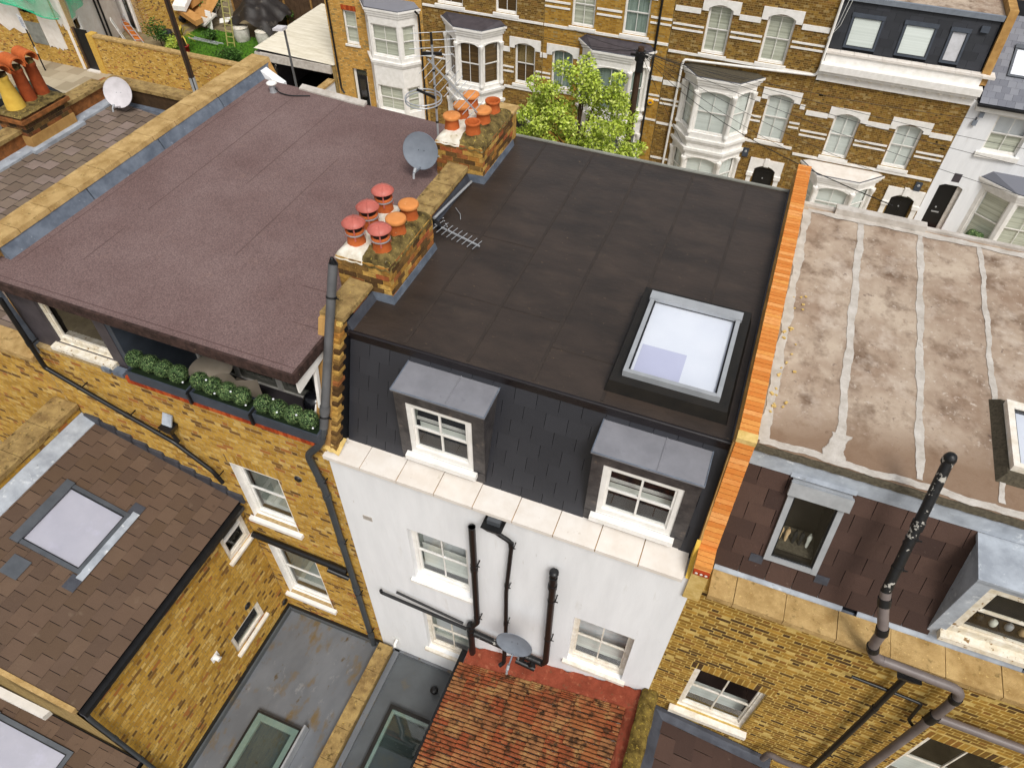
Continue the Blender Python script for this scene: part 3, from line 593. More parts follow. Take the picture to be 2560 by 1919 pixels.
for t, x0, x1, y0, y1 in ((C1,-5.03,-4.21,6.45,7.78),(C2,-5.09,-4.24,9.73,11.08)):
    f = MB(); f.hexa([(x1,y0-.03,12.2),(x1+.03,y0-.03,12.2),(x1+.03,y1+.03,12.2),(x1,y1,12.2),(x1,y0-.012,12.32),(x1+.014,y0-.014,12.32),(x1+.014,y1,12.32),(x1,y1,12.32)]); f.build('flashing', mt('lead'), t); f = MB(); f.hexa([(-4.53,y0-.03,12.2),(x1+.03,y0-.03,12.2),(x1+.02,y0,12.2),(-4.53,y0,12.2),(-4.53,y0-.014,12.32),(x1+.014,y0-.014,12.34),(x1,y0,12.34),(-4.53,y0,12.32)]); f.build('flashing', mt('lead'), t)
# party wall between the purple and the black roof -------------------------------
PW = thing('party_wall', (-4.68, 5, 9), 'brick party wall with lichen stained coping running between the purple and black roofs', 'wall')
rk = lambda z: 4.97+(z-10.62)*.7/1.8      # y of the raked end at height z
MB().prism([(-4.83,4.93,10.42),(-4.83,rk(12.40)-.02,12.40),(-4.83,11.4,12.40),(-4.83,11.4,9),(-4.83,5.3,9)], (.30,0,0)).build('wall_core', mt('pale mortar'), PW)
brickwork(PW, Fr(-4.53,0,90), 5.72, 11.3, 12.2, 12.40, 'chimney brick', n=80, holes=[(6.45,7.78,12,13),(9.73,11.08,12,13)], d=0, flem=False)
for y0, y1 in ((5.66,6.44),(7.79,8.42),(8.43,9.06),(9.07,9.72),(11.1,11.5)):
    j = rnd.uniform(-.006, .006); MB().hexa([(-4.86+j,y0,12.41),(-4.49+j,y0,12.41),(-4.49-j,y1-.012,12.41),(-4.86-j,y1-.012,12.41),(-4.85+j,y0,12.485),(-4.50+j,y0,12.475),(-4.50-j,y1-.012,12.475+j),(-4.85-j,y1-.012,12.49)]).build('coping_stone', mt('lichen coping'), PW)
for i in range(4):
    z0, z1 = 10.62+i*.455, 10.62+(i+1)*.455-.012
    MB().hexa([(-4.85,rk(z0)-.07,z0),(-4.61,rk(z0)-.07,z0),(-4.61,rk(z0)+.02,z0),(-4.85,rk(z0)+.02,z0),(-4.85,rk(z1)-.07,z1),(-4.61,rk(z1)-.07,z1),(-4.61,rk(z1)+.02,z1),(-4.85,rk(z1)+.02,z1)]).build('raked_coping', mt('tan stone'), PW)
z = 10.56; k = 0
while z < 12.34:
    MB().box(-4.61, -4.522, rk(z)-.05, rk(z)+(.13 if k % 2 else .07), z, z+.062).build('brick', mt('chimney brick'), PW); z += .075; k += 1
MB().prism([(-4.531,rk(10.5)+.03,10.5),(-4.531,rk(12.38)+.03,12.38),(-4.531,5.95,12.38),(-4.531,5.35,10.5)], (.004,0,0)).build('flashing', mt('slate base'), PW)
lm = MB(); lm.grid(lambda u, v: (-4.87+.4*u, 4.86+.26*v, 10.51+.10*math.sin(math.pi*u)*math.sin(math.pi*min(1, v+.15))*(1+.5*math.sin(u*17+v*9))+.09*v), 12, 8); lm.build('mortar_patch', mt('sand mortar'), PW)
MB().box(-4.83, -4.3, 11.12, 11.42, 12.0, 12.72).build('end_pier', mt('chimney brick'), PW); MB().box(-4.86, -4.26, 11.10, 11.46, 12.72, 12.77).build('pier_coping', mt('weathered coping'), PW)
# orange brick party wall ------------------------------------------------------------
PO = thing('party_wall', (.73, 4.9, 9), 'new orange brick party wall between the black roof and the stained pale roof', 'wall')
MB().prism([(.625,4.84,10.0),(.625,4.84,10.78),(.625,5.15,10.78),(.625,5.66,12.42),(.625,11.9,12.42),(.625,11.9,9.5),(.625,5.2,9.5)], (.21,0,0)).build('wall_core', mt('sand mortar'), PO)
MB().prism([(.60,4.99,10.5),(.60,5.13,10.9),(.60,5.63,12.36),(.60,11.8,12.36),(.60,11.8,12.2),(.60,5.75,12.2),(.60,5.2,10.5)], (.03,0,0)).build('side_face', mt('tan stone'), PO)
def ob(o, v, w, n_):  # one brick on edge
    m_ = MB(); j = rnd.uniform(-.0015, .0015); m_.obox(Vector(o)+Vector((.0+j,0,0)), Vector((.212,0,0)), v, w, 0); m_.build('brick', mt('orange brick'), PO)
y = 5.68
while y < 11.85: ob((.624,y,12.41), (0,.066,0), (0,0,.085+rnd.uniform(-.002,.002)), 0); y += .0755
rv = Vector((0,.51,1.64)).normalized(); rn = Vector((0,-1.64,.51)).normalized(); s = .02
while s < 1.66: ob(Vector((.624,5.15,10.80))+rv*s-rn*.02, rv*.066, rn*.065, 0); s += .0755
for k in range(4): ob((.624,4.845+k*.0755,10.78), (0,.066,0), (0,0,.08), 0)
MB().hexa([(.618,5.60,12.40),(.842,5.60,12.40),(.842,5.70,12.44),(.618,5.70,12.44),(.618,5.60,12.47),(.842,5.60,12.47),(.842,5.70,12.505),(.618,5.70,12.505)]).build('mortar_patch', mt('sand mortar'), PO)
MB().box(.63, .83, 4.80, 4.86, 10.70, 10.775).build('brick', mt('red brick'), PO)
for k in range(3): MB().lathe((.67+k*.06,4.80,10.74), [(.02,0),(.016,.004)], 10, (0,-1,0)).build('brick_hole', mt('cream stone'), PO)
MB().prism([(.575,4.86,10.44),(.575,5.14,10.95),(.575,5.2,10.5)], (.05,0,0)).build('render_return', mt('yellow clay'), PO)
# ---------------------------------------------------------------- house with the purple felt roof
HL = thing('terraced_house', (-7.5, YW, GZ), 'yellow brick terraced house with purple felt flat roof and planted roof terrace', 'house')
wl = [(-6.82,-5.87,7.5,9.14), (-6.82,-5.76,4.5,6.5)]
panel(F0, -10.15, -4.69, GZ, 10.68, wl, thick=.3).build('wall', mt('mortar'), HL)
orz = lambda x: 7.98+(-7.02-x)*.34
arch = [(a-.06, b+.06, e, e+.22) for a, b, c, e in wl]
brickwork(HL, F0, -10.15, -4.695, 3.6, 10.66, 'yellow stock brick', holes=wl+arch, n=170, clip=lambda s, z: s > -7.06 or z > orz(s)+.02)
for a, b, c, e in arch: brickwork(HL, F0, a, b, c+.004, e, 'yellow stock brick', L=.075, Hc=.226, flem=False, n=20)
for i, (a, b, c, e) in enumerate(wl): sash(HL, F0, a, b, c, e, rec=.1, sill=(.08, .1, .08), fw=.07, back='none', room='pale', lining='white paint', m='white paint', cols=1, gl='glass')
y = -8.1
while y < -4.78: MB().box(y, y+.066, 4.79, 5.0, 10.66, 10.80).build('sill_brick', mt('red brick'), HL); y += .0755
brickwork(HL, F0, -8.1, -4.78, 10.55, 10.635, 'red brick', d=.012, n=20)
MB().box(-10.1, -4.75, 4.885, 5.06, 10.4, 10.66).build('ledge', mt('mortar'), HL)
mp_ = [(-10.08,4.74),(-4.74,4.74),(-4.74,5.52),(-4.85,5.6),(-4.85,11.25),(-10.0,11.62)]
MB().prism([(x,y,12.08) for x, y in mp_], (0,0,.12)).build('roof_felt', mt('purple felt'), HL)
MB().prism([(x,y,11.98) for x, y in [(-10.06,4.80),(-4.78,4.80),(-4.78,5.52),(-4.86,5.6),(-4.86,11.2),(-10.0,11.5)]], (0,0,.09)).build('roof_deck', mt('dark cladding'), HL)
e = MB(); e.box(-10.09, -4.73, 4.715, 4.755, 12.06, 12.225); e.box(-4.76, -4.72, 4.755, 5.5, 12.06, 12.222); e.build('roof_edge', mt('felt edge'), HL)
for x0, x1, yy in ((-10.0,-4.78,4.86),): MB().box(x0, x1, yy, yy+.012, 12.199, 12.203).build('felt_lap', mt('felt lap'), HL)
for x0, y0, y1 in ((-8.9,7.0,11.4),(-8.9,5.6,6.4),(-7.9,8.2,11.4),(-6.9,6.5,9.5),(-9.75,5.2,11.4)): MB().box(x0, x0+.008, y0, y1, 12.199, 12.2025).build('felt_lap', mt('felt lap'), HL)
for x0, x1, y0 in ((-5.3,-4.75,5.6),(-5.6,-4.86,6.3)): MB().box(x0, x1, y0, y0+.01, 12.199, 12.203).build('felt_lap', mt('felt lap'), HL)
MB().prism([(-4.79,4.80,11.80),(-4.79,4.80,12.07),(-4.79,5.6,12.07),(-4.79,5.6,11.93)], (.03,0,0)).build('bargeboard', mt('white paint'), HL)
MB().beam((-4.80,5.25,11.9), (-4.80,5.1,10.9), .05, .06).build('post', mt('white paint'), HL)
# loft storey under the purple roof
fc = Fr(0, 4.96); wloft = (-9.52,-8.42,10.86,11.72)
panel(fc, -10.08, -8.2, 10.6, 12.0, [wloft], thick=.12).build('cladding', mt('dark cladding'), HL)
sash(HL, fc, *wloft, rec=.05, cols=1, split=0, m='peeling paint', sill=(.06, .08, .12), fw=.07, back='none', gl='sky glass')
MB().box(-8.22, -8.1, 4.97, 6.1, 9.8, 12.0).build('terrace_side_wall', mt('anthracite'), HL); MB().box(-8.2, -4.7, 4.98, 6.2, 9.72, 9.8).build('terrace_floor', mt('dark cladding'), HL)
MB().prism([(-10.10,4.86,10.5),(-10.10,4.80,11.95),(-10.02,4.80,11.95),(-10.02,4.86,10.5)], (0,.1,0)).build('flashing', mt('lead'), HL)
fb = Fr(0, 6.1); dr = [(-8.05,-7.35,9.82,11.9),(-7.25,-6.5,9.82,11.9),(-6.4,-5.65,9.82,11.9),(-5.55,-4.85,9.82,11.9)]
panel(fb, -8.2, -4.75, 9.8, 12.0, dr, thick=.1).build('terrace_back_wall', mt('white paint'), HL)
for a, b, c, e_ in dr: sash(HL, fb, a, b, c, e_, rec=.03, cols=1, split=0, sill=None, fw=.08, back='none', m='grey stone tile', room='dark', gl='dark glass')
for s0, w_ in ((-8.58,.16),(-8.36,.2)): MB().box(s0, s0+w_, 4.80, 4.93, 10.72, 10.80).build('lead_patch', mt('lead'), HL)
# rear addition with slate roof
pv = Vector((-2.75,0,.935)).normalized(); so = Vector((-6.98,1.0,7.93))
swin = [(4.18,4.80,6.84,7.68), (3.37,4.26,4.47,5.07)]; FS = Fr(-7.05, 0, 90)
panel(FS, 1.0, 4.87, GZ, 7.86, swin, thick=.25).build('side_wall', mt('dark mortar'), HL)
sarch = [(3.33,4.30,5.08,5.27)]
brickwork(HL, FS, 1.0, 4.865, 3.62, 7.84, 'yellow stock brick', holes=swin+sarch, n=110); brickwork(HL, FS, 3.33, 4.30, 5.085, 5.27, 'yellow stock brick', L=.075, Hc=.2, flem=False, n=14)
for i, (a, b, c, e_) in enumerate(swin):
    sash(HL, FS, a, b, c, e_, rec=.02, cols=1, split=0, m='old white paint', sill=(.05, .07, .07), fw=.07, back='none', gl='dark glass' if i else 'glass', room='dark' if i else True)
    if i == 0: MB().fbox(FS, a+.07, b-.07, 7.36, 7.41, -.06, -.005).build('transom', mt('white paint'), HL)
MB().prism([(-9.95,1.0,GZ),(-7.06,1.0,GZ),(-7.06,1.0,7.86),(-9.95,1.0,8.84)], (0,.2,0)).build('end_wall', mt('dark mortar'), HL)
MB().prism([(-7.0,1.0,7.84),(-9.95,1.0,8.84),(-9.95,1.0,8.94),(-7.0,1.0,7.935)], (0,3.86,0)).build('roof_base', mt('slate base'), HL)
skh = (1.56,2.74,1.31,2.52)
slates(HL, so, (0,1,0), pv, 3.84, 2.98, 'brown slate', .275, .24, .011, holes=[skh], gap=.008)
roof_window(HL, so+Vector((0,1.56,0))+pv*1.31, (0,1,0), pv, 1.18, 1.2, m='dark grey metal', lift=.06, inner='milky sky reflection', depth=-.045)
ap = MB(); ap.obox(so+Vector((0,1.50,0))+pv*1.20+Vector((.02,0,.045)), (0,1.3,0), pv*.12, (.003,0,.01)); ap.build('skylight_apron', mt('pale lead'), HL)
for yy, vv in ((1.3,1.2),(2.72,1.2)): MB().obox(so+Vector((0,yy,0))+pv*vv+Vector((.01,0,.03)), (0,.24,0), pv*.2, (.003,0,.008)).build('lead_soaker', mt('dark lead'), HL)
MB().obox(so+Vector((0,1.08,0))+pv*2.0+Vector((.01,0,.035)), (0,.32,0), pv*.3, (.003,0,.008)).build('replaced_slate', mt('dark grey metal'), HL)
MB().hexa([(-9.72,1.0,8.88),(-9.72,4.86,8.88),(-9.96,4.86,8.98),(-9.96,1.0,8.98),(-9.72,1.0,8.90),(-9.72,4.86,8.90),(-9.96,4.86,9.06),(-9.96,1.0,9.06)]).build('flashing', mt('pale lead'), HL)
st = MB(); x = -9.9
while x < -7.1: st.box(x, x+.32, 4.83, 4.877, orz(x+.3)-.02, orz(x)+.10); x += .3
st.build('step_flashing', mt('dark lead'), HL)
tb = MB(); tb.prism([(-9.95,.94,8.86),(-7.02,.94,7.88),(-7.02,.94,7.99),(-9.95,.94,8.98)], (0,.07,0)); tb.build('verge', mt('weathered coping'), HL)
MB().obox((-8.5,.86,7.62), (.82,.02,-.26), (0,-.12,.05), (.03,0,.16)).build('fascia_board', mt('white paint'), HL)
pv2 = Vector((-2.75,0,.95)).normalized(); so2 = Vector((-6.98,-1.6,5.48))
MB().prism([(-7.0,-1.6,5.3),(-9.9,-1.6,6.3),(-9.9,-1.6,6.48),(-7.0,-1.6,5.48)], (0,2.58,0)).build('lower_roof_base', mt('slate base'), HL)
slates(HL, so2, (0,1,0), pv2, 2.56, 3.05, 'brown slate', .275, .24, .011, holes=[(.95,2.26,.95,2.55)], gap=.008)
roof_window(HL, so2+Vector((0,.95,0))+pv2*1.0, (0,1,0), pv2, 1.3, 1.5, m='dark grey metal', lift=.06, inner='milky sky reflection', depth=-.045)
MB().box(-7.06, -7.0, -1.6, 1.0, GZ, 5.35).build('lower_wall', mt('dark mortar'), HL)
# glass-roofed side extension between rear addition and boundary wall
MB().box(-7.04, -4.70, -1.6, 4.87, 3.4, 3.6).build('flat_roof', mt('grp roof'), HL)
up = MB(); up.box(-7.04, -6.96, -1.6, 4.86, 3.6, 3.74); up.box(-7.04, -4.7, 4.80, 4.872, 3.6, 3.72); up.build('roof_upstand', mt('grp roof dark'), HL)
up = MB(); up.box(-7.046, -7.0, -1.6, 4.86, 3.74, 3.80); up.box(-7.0, -4.72, 4.83, 4.876, 3.72, 3.78); up.build('roof_trim', mt('black curb'), HL)
def rooflight(parent, x0, x1, y0, y1, z, rim, frame, fw, rw):
    f = MB(); f.box(x0, x0+fw, y0, y1, z, z+.14); f.box(x1-fw, x1, y0, y1, z, z+.14); f.box(x0+fw, x1-fw, y0, y0+fw, z, z+.138); f.box(x0+fw, x1-fw, y1-fw, y1, z, z+.138)
    r = f.build('rooflight', mt(frame), parent); g = MB(); a, b, c, d = x0+fw, x1-fw, y0+fw, y1-fw
    g.box(a, a+rw, c, d, z+.02, z+.10); g.box(b-rw, b, c, d, z+.02, z+.10); g.box(a+rw, b-rw, c, c+rw, z+.02, z+.099); g.box(a+rw, b-rw, d-rw, d, z+.02, z+.099); g.build('rim', mt(rim), r)
    MB().quad((a,c,z+.125),(b,c,z+.125),(b,d,z+.125),(a,d,z+.125)).build('pane', mt('dark glass'), r)
    q = MB(); q.quad((a,c,z-1.2),(b,c,z-1.2),(b,d,z-1.2),(a,d,z-1.2))
    for p0, p1 in (((a,c),(b,c)),((b,c),(b,d)),((b,d),(a,d)),((a,d),(a,c))): q.quad((*p0,z+.02),(*p1,z+.02),(*p1,z-1.2),(*p0,z-1.2))
    q.build('lightwell_or_reflection_sheet', mt('interior'), r); return r
# side extension roof of the white house
MB().box(-4.40, -2.66, -1.6, 4.87, 3.4, 3.6).build('flat_roof', mt('grp roof dark'), H0)
u2 = MB(); u2.box(-4.40, -4.28, -1.6, 4.86, 3.6, 3.70); u2.box(-4.4, -2.66, 4.82, 4.872, 3.6, 3.70); u2.box(-2.78, -2.66, -1.6, 4.82, 3.6, 3.68); u2.build('roof_upstand', mt('grp roof'), H0)
rooflight(HL, -6.36, -5.34, .3, 2.72, 3.62, 'green tint rim', 'black curb', .035, .12)
MB().hexa([(-5.33,.3,3.62),(-5.25,.3,3.62),(-5.25,2.8,3.62),(-5.33,2.8,3.62),(-5.31,.3,3.84),(-5.27,.3,3.84),(-5.27,2.8,3.84),(-5.31,2.8,3.84)]).build('rooflight_flap', mt('aluminium'), HL)
rooflight(H0, -3.93, -2.84, .9, 3.8, 3.62, 'green tint rim', 'black curb', .07, .06)
BW = thing('boundary_wall', (-4.55, 0, GZ), 'low boundary wall with brown coping slabs between the two grey flat roofs', 'wall')
MB().box(-4.67, -4.43, -1.6, 4.80, GZ, 3.82).build('wall_core', mt('dark mortar'), BW)
for i in range(11): y1 = 4.80-i*.6; MB().box(-4.71, -4.40, y1-.592, y1, 3.82, 3.90+rnd.uniform(-.004,.004)).build('coping_stone', mt('lichen coping'), BW)
# red tiled rear addition of the white house
rv_ = Vector((3.2,0,1.0)).normalized(); ro = Vector((-2.66,4.56,5.28))
MB().prism([(-2.64,-1.6,GZ),(.62,-1.6,GZ),(.62,-1.6,6.26),(-2.64,-1.6,5.24)], (0,6.47,0)).build('rear_addition', mt('white render'), H0)
def ribtile():
    nr = 4; pr = []
    for i in range(nr):
        a = i/nr; pr += [(a, 0), (a+.02, .8), (a+.07, 1), (a+.14, 1), (a+.18, .8), (a+.195, 0)]
    pr.append((1, 0)); mb = MB(); n = len(pr)
    vs = [(p[0]-.5, y, p[1]*.7+.3+(.0)) for y in (0, 1) for p in pr]+[(p[0]-.5, 0, -.5) for p in pr]
    mb.add(vs, [(i, i+1, n+i+1, n+i) for i in range(n-1)]+[(2*n+i, 2*n+i+1, i+1, i) for i in range(n-1)], 0.0); me = mb.mesh('tile'); me.materials.append(mt('red tile')); me.materials.append(mt('tile channel'))
    for i in range(n-1):
        if pr[i][1] == 0 and pr[i+1][1] == 0: me.polygons[i].material_index = 1  # channels darkened to paint the shade between ribs, along with settled grime
    return me
_tm[('red tile', .034)] = ribtile()
slates(H0, ro, (0,-1,0), rv_, 6.1, 3.2, 'red tile', .29, .30, .034, gap=.004, name='tile', lap=.05)
MB().box(-2.74, -2.63, -1.6, 4.82, 5.20, 5.275).build('gutter', mt('black plastic'), H0)
def fillet(name, f, nu=30, nv=4): MB().grid(f, nu, nv).build(name, mt('red paint cement'), H0)
nz = lambda a, b: .012*math.sin(a*23+b*7)+.008*math.sin(a*51+b*13)
fillet('cement_fillet', lambda u, v: (-2.6+3.2*u, 4.54+.335*v+nz(u*3, v)*1.5, 5.335+1.0*u+.03*math.sin(v*2.8)+.10*v*v+nz(u*3, v)))
fillet('cement_fillet', lambda u, v: (.42+.195*v+nz(u*5, v), 4.7-6.3*u, 6.25+.08*v+.03*math.sin(v*3)+nz(u*6, v)*.7))
MW = thing('boundary_wall', (.73, 0, GZ), 'mossy parapet wall beside the red ribbed tile roof', 'wall')
MB().box(.63, .85, -1.6, 4.87, GZ, 6.5).build('wall_core', mt('dark mortar'), MW)
MB().grid(lambda u, v: (.60+.28*u+.006*math.sin(v*90), -1.6+6.47*v, 6.5+(.10+.03*math.sin(v*70+u*9)+.02*math.sin(v*160))*math.sin(math.pi*min(max(u, 0), 1))**.4), 8, 90).build('coping', mt('mossy coping'), MW)
# ---------------------------------------------------------------- house with the stained pale roof (right)
HR = thing('terraced_house', (3, YW, GZ), 'yellow brick terraced house with stained pale flat roof and brown slate mansard', 'house')
wr = [(1.2,2.28,6.36,7.98), (4.27,5.42,6.5,8.5)]; ar = [(a-.08, b+.08, e, e+.22) for a, b, c, e in wr]
panel(F0, .70, 6.3, GZ, 10.25, wr, thick=.3).build('wall', mt('pale mortar'), HR)
brickwork(HR, F0, .705, 6.28, 5.2, 10.24, 'H1 stock brick', holes=wr+ar, n=250, flem=True, proud=.001, joint=.017)
for a, b, c, e in ar: brickwork(HR, F0, a, b, c+.004, e, 'H1 stock brick', L=.085, Hc=.226, flem=False, n=20, joint=.018)
for a, b, c, e in wr: sash(HR, F0, a, b, c, e, rec=.06, sill=(.1, .12, .1), fw=.07, m='old white paint', back='blind', upper=.35, backd=.4, room='dark')
x = .90
for i in range(9):
    x1 = [1.22, 1.84, 2.47, 3.09, 3.71, 4.33, 4.95, 5.57, 6.2][i]; j = rnd.uniform(-.004, .004)
    MB().box(x, x1-.008, 4.79, 5.18, 10.25, 10.35+j).build('coping_stone', mt('weathered coping'), HR); x = x1
MB().box(.86, 6.2, 5.16, 5.34, 10.2, 10.3).build('gutter', mt('lead'), HR)
for a, b in ((.9,2.5),(2.68,4.55),(4.75,6.2)): MB().hexa([(a,5.20,10.3),(b,5.20,10.3),(b,5.30,10.42),(a,5.30,10.42),(a,5.18,10.32),(b,5.18,10.32),(b,5.29,10.46),(a,5.29,10.46)]).build('gutter_apron', mt('pale lead'), HR)
mz = lambda z: 5.25+(z-10.3)*.62/1.65
def mansard_piece(x0, x1, z0, z1): MB().prism([(x0,mz(z0),z0),(x0,mz(z1),z1),(x0,6.6,z1),(x0,6.6,z0)], (x1-x0,0,0)).build('mansard_base', mt('slate base'), HR)
mansard_piece(.84, 1.415, 10.3, 11.95); mansard_piece(2.045, 6.24, 10.3, 11.95); mansard_piece(1.415, 2.045, 10.3, 10.73); mansard_piece(1.415, 2.045, 11.86, 11.95)
rvv = Vector((0,.59,1.52)).normalized(); rro = Vector((.86,5.235,10.42))
slates(HR, rro, (1,0,0), rvv, 2.62, 1.62, 'dark brown slate', .33, .262, .011, holes=[(.55,1.19,.34,1.56)], gap=.008, clip=lambda a, b: a < 2.62)
rw = roof_window(HR, rro+Vector((.55,0,0))+rvv*.34, (1,0,0), rvv, .64, 1.2, m='grey metal', lift=.07, fw=.07, inner='interior', gl='glass', depth=.5, name='roof_window')
MB().obox(rro+Vector((.52,-.09,.03))+rvv*1.38, (.70,0,0), rvv*.18, (0,-.06,.03)).build('shutter_box', mt('aluminium'), rw)
MB().obox(rro+Vector((.5,-.03,.02))+rvv*1.56, (.74,0,0), rvv*.10, (0,-.012,.006)).build('flashing', mt('pale lead'), rw)
for dx in (.40, 1.2): MB().obox(rro+Vector((dx,-.022,.01))+rvv*.22, (.16,0,0), rvv*.12, (0,-.008,.004)).build('lead_soaker', mt('dark lead'), rw)
MB().hexa([(.86,5.775,11.90),(6.2,5.775,11.90),(6.2,5.86,11.90),(.86,5.86,11.90),(.86,5.80,12.15),(6.2,5.80,12.15),(6.2,5.86,12.15),(.86,5.86,12.15)]).build('lead_strip', mt('pale lead'), HR)
MB().grid(lambda u, v: (.86+5.34*u, 5.775+.08*v, 12.09+.13*math.sin(math.pi*(.15+.6*v))+.006*math.sin(u*140+v*8)), 60, 5).build('felt_kerb', mt('gravel felt'), HR)
MB().box(.85, 6.2, 5.82, 11.12, 12.05, 12.2).build('roof_felt', mt('bitumen paint'), HR)
rg = random.Random(5)
def strip(name, x0, w, y0, y1, z, m, amp, along='y', n=160):
    ph = [rg.uniform(0, 9) for _ in range(4)]; e = lambda t, k: amp*(math.sin(t*5+ph[k])*.5+math.sin(t*13+ph[k]*2)*.3+math.sin(t*37+ph[k])*.12+rg.uniform(-.12, .12))
    mb = MB(); pts = []
    for i in range(n+1):
        t = y0+(y1-y0)*i/n; pts.append((x0-w/2+e(t, 0), x0+w/2+e(t, 1), t))
    for (a, b, t), (c, d, t2) in zip(pts, pts[1:]):
        if along == 'y': mb.quad((a,t,z),(b,t,z),(d,t2,z),(c,t2,z))
        else: mb.quad((t,a,z),(t2,c,z),(t2,d,z),(t,b,z))
    mb.build(name, mt(m), HR)
for x, w in ((1.78,.10),(2.66,.09),(3.52,.07),(4.4,.08)): strip('painted_seam', x, w, 6.0, 11.05, 12.207, 'pale paint', .022)
strip('painted_seam', 1.76, .24, 5.9, 6.35, 12.209, 'pale paint', .07); strip('painted_edge', 5.91, .10, .9, 6.1, 12.210, 'pale paint', .03, 'x'); strip('painted_edge', .94, .12, 5.9, 11.0, 12.211, 'pale paint', .03); strip('painted_edge', 11.0, .12, .95, 6.1, 12.212, 'pale paint', .03, 'x')
MB().box(1.36, 2.72, 11.05, 11.2, 12.2, 12.31).build('front_kerb', mt('pale paint'), HR); MB().box(.86, 6.2, 11.12, 11.2, 12.0, 12.24).build('front_edge', mt('pale paint'), HR)
for i in range(26): # chips of mortar lying by the orange wall
    x, y = .93+abs(rg.gauss(0,.16)), rg.uniform(6.3, 9.2); a = rg.uniform(0, 3); s_ = rg.uniform(.012, .034)
    tag(MB().obox((x,y,12.212), (s_*math.cos(a)*1.6,s_*math.sin(a)*1.6,0), (-s_*math.sin(a),s_*math.cos(a),0), (0,0,s_*.6)).build('mortar_chip', mt('sand mortar')), 'yellow mortar chip fallen on the pale roof beside the orange brick wall', 'rubble', 'mortar chips on the pale roof')
# leaded dormer at the frame's right edge
fd = Fr(0, 5.24); hd = (3.6,5.05,10.62,11.68)
mb = panel(fd, 3.44, 5.22, 10.42, 11.80, [hd], thick=.1)
for x, s_ in ((3.44, 1), (5.22, -1)): mb.prism([(x-.004*s_,5.242,10.42),(x-.004*s_,5.242,11.80),(x-.004*s_,5.79,11.80),(x-.004*s_,5.28,10.42)], (.03*s_,0,0))
DR = mb.build('dormer', mt('pale lead'), HR)
MB().hexa([(3.40,5.19,11.80),(5.26,5.19,11.80),(5.26,5.86,11.84),(3.40,5.86,11.84),(3.40,5.19,11.84),(5.26,5.19,11.84),(5.26,5.86,11.89),(3.40,5.86,11.89)]).build('dormer_roof', mt('pale lead'), DR)
sash(DR, fd, *hd, rec=.01, flat=True, m='peeling paint', sill=(.06, .1, .1), fw=.08, back='none', cols=1, room=True)
for i in range(6): MB().lathe((3.72+i*.16,5.42,10.75+.02*(i % 2)), [(.03,0),(.045,.03),(.04,.09),(.02,.11)], 10).build('jar_in_window', mt(['shoe beige','shoe black','shoe white','grey metal'][i % 4]), DR)
cu = MB(); cu.hexa([(3.46,6.30,12.2),(5.1,6.30,12.2),(5.1,7.62,12.2),(3.46,7.62,12.2),(3.54,6.37,12.31),(5.0,6.37,12.31),(5.0,7.55,12.31),(3.54,7.55,12.31)]); cu.build('skylight_curb', mt('gravel felt'), HR)
roof_window(HR, (3.565,6.42,12.315), (1,0,0), (0,1,0), 1.2, 1.06, m='old white paint', hood=False, depth=-.045)
# slate roof of its rear addition
ov = Vector((-1,0,.2)).normalized()
MB().prism([(.88,-1.6,5.9),(2.95,-1.6,5.45),(2.95,-1.6,GZ),(.88,-1.6,GZ)], (0,6.45,0)).build('rear_addition', mt('dark mortar'), HR)
slates(HR, (2.98,-1.6,5.56), (0,1,0), ov, 6.4, 1.9, 'dark brown slate', .42, .33, .012, gap=.008)
MB().hexa([(.88,-1.6,5.94),(1.12,-1.6,5.93),(1.12,4.86,5.93),(.88,4.86,5.94),(.88,-1.6,6.12),(.90,-1.6,6.12),(.90,4.86,6.12),(.88,4.86,6.12)]).build('flashing', mt('dark lead'), HR); MB().hexa([(.9,4.70,6.0),(2.95,4.70,5.6),(2.95,4.86,5.6),(.9,4.86,6.0),(.9,4.80,6.10),(2.95,4.80,5.72),(2.95,4.86,5.72),(.9,4.86,6.10)]).build('flashing', mt('dark lead'), HR)
# shoes on the window shelf
shelf = rro+Vector((.64,.16,.12))+rvv*.34
tag(MB().box(shelf.x-.02, shelf.x+.46, shelf.y-.06, shelf.y+.3, shelf.z-.03, shelf.z).build('shelf', mt('gravel felt')), 'pale shelf holding shoes inside the roof window of the brown slate mansard', 'shelf')
for i, (dx, m, lb, ca) in enumerate(((.03,'shoe beige','beige sandal standing upright in the roof window, leftmost shoe on the shelf','sandal'),(.11,'shoe beige','beige sandal standing upright in the roof window, second shoe from the left','sandal'),(.20,'shoe black','black shoe in the middle of the shelf inside the roof window','shoe'),(.28,'shoe black','black shoe beside the white trainer inside the roof window','shoe'),(.37,'shoe white','white laced trainer at the right end of the shelf inside the roof window','shoe'))):
    mb = MB(); c = shelf+Vector((dx,.03,.004)); mb.grid(lambda u, v: c+Vector(((.034-.012*math.sin(v*math.pi*1.3)**2)*math.cos(u*2*math.pi)*math.sin(math.pi*min(.98,max(.04,v)))**.4, .05+.02*math.sin(u*2*math.pi)+.06*v, .19*v)), 10, 8); tag(mb.build('shoe', mt(m)), lb, ca)
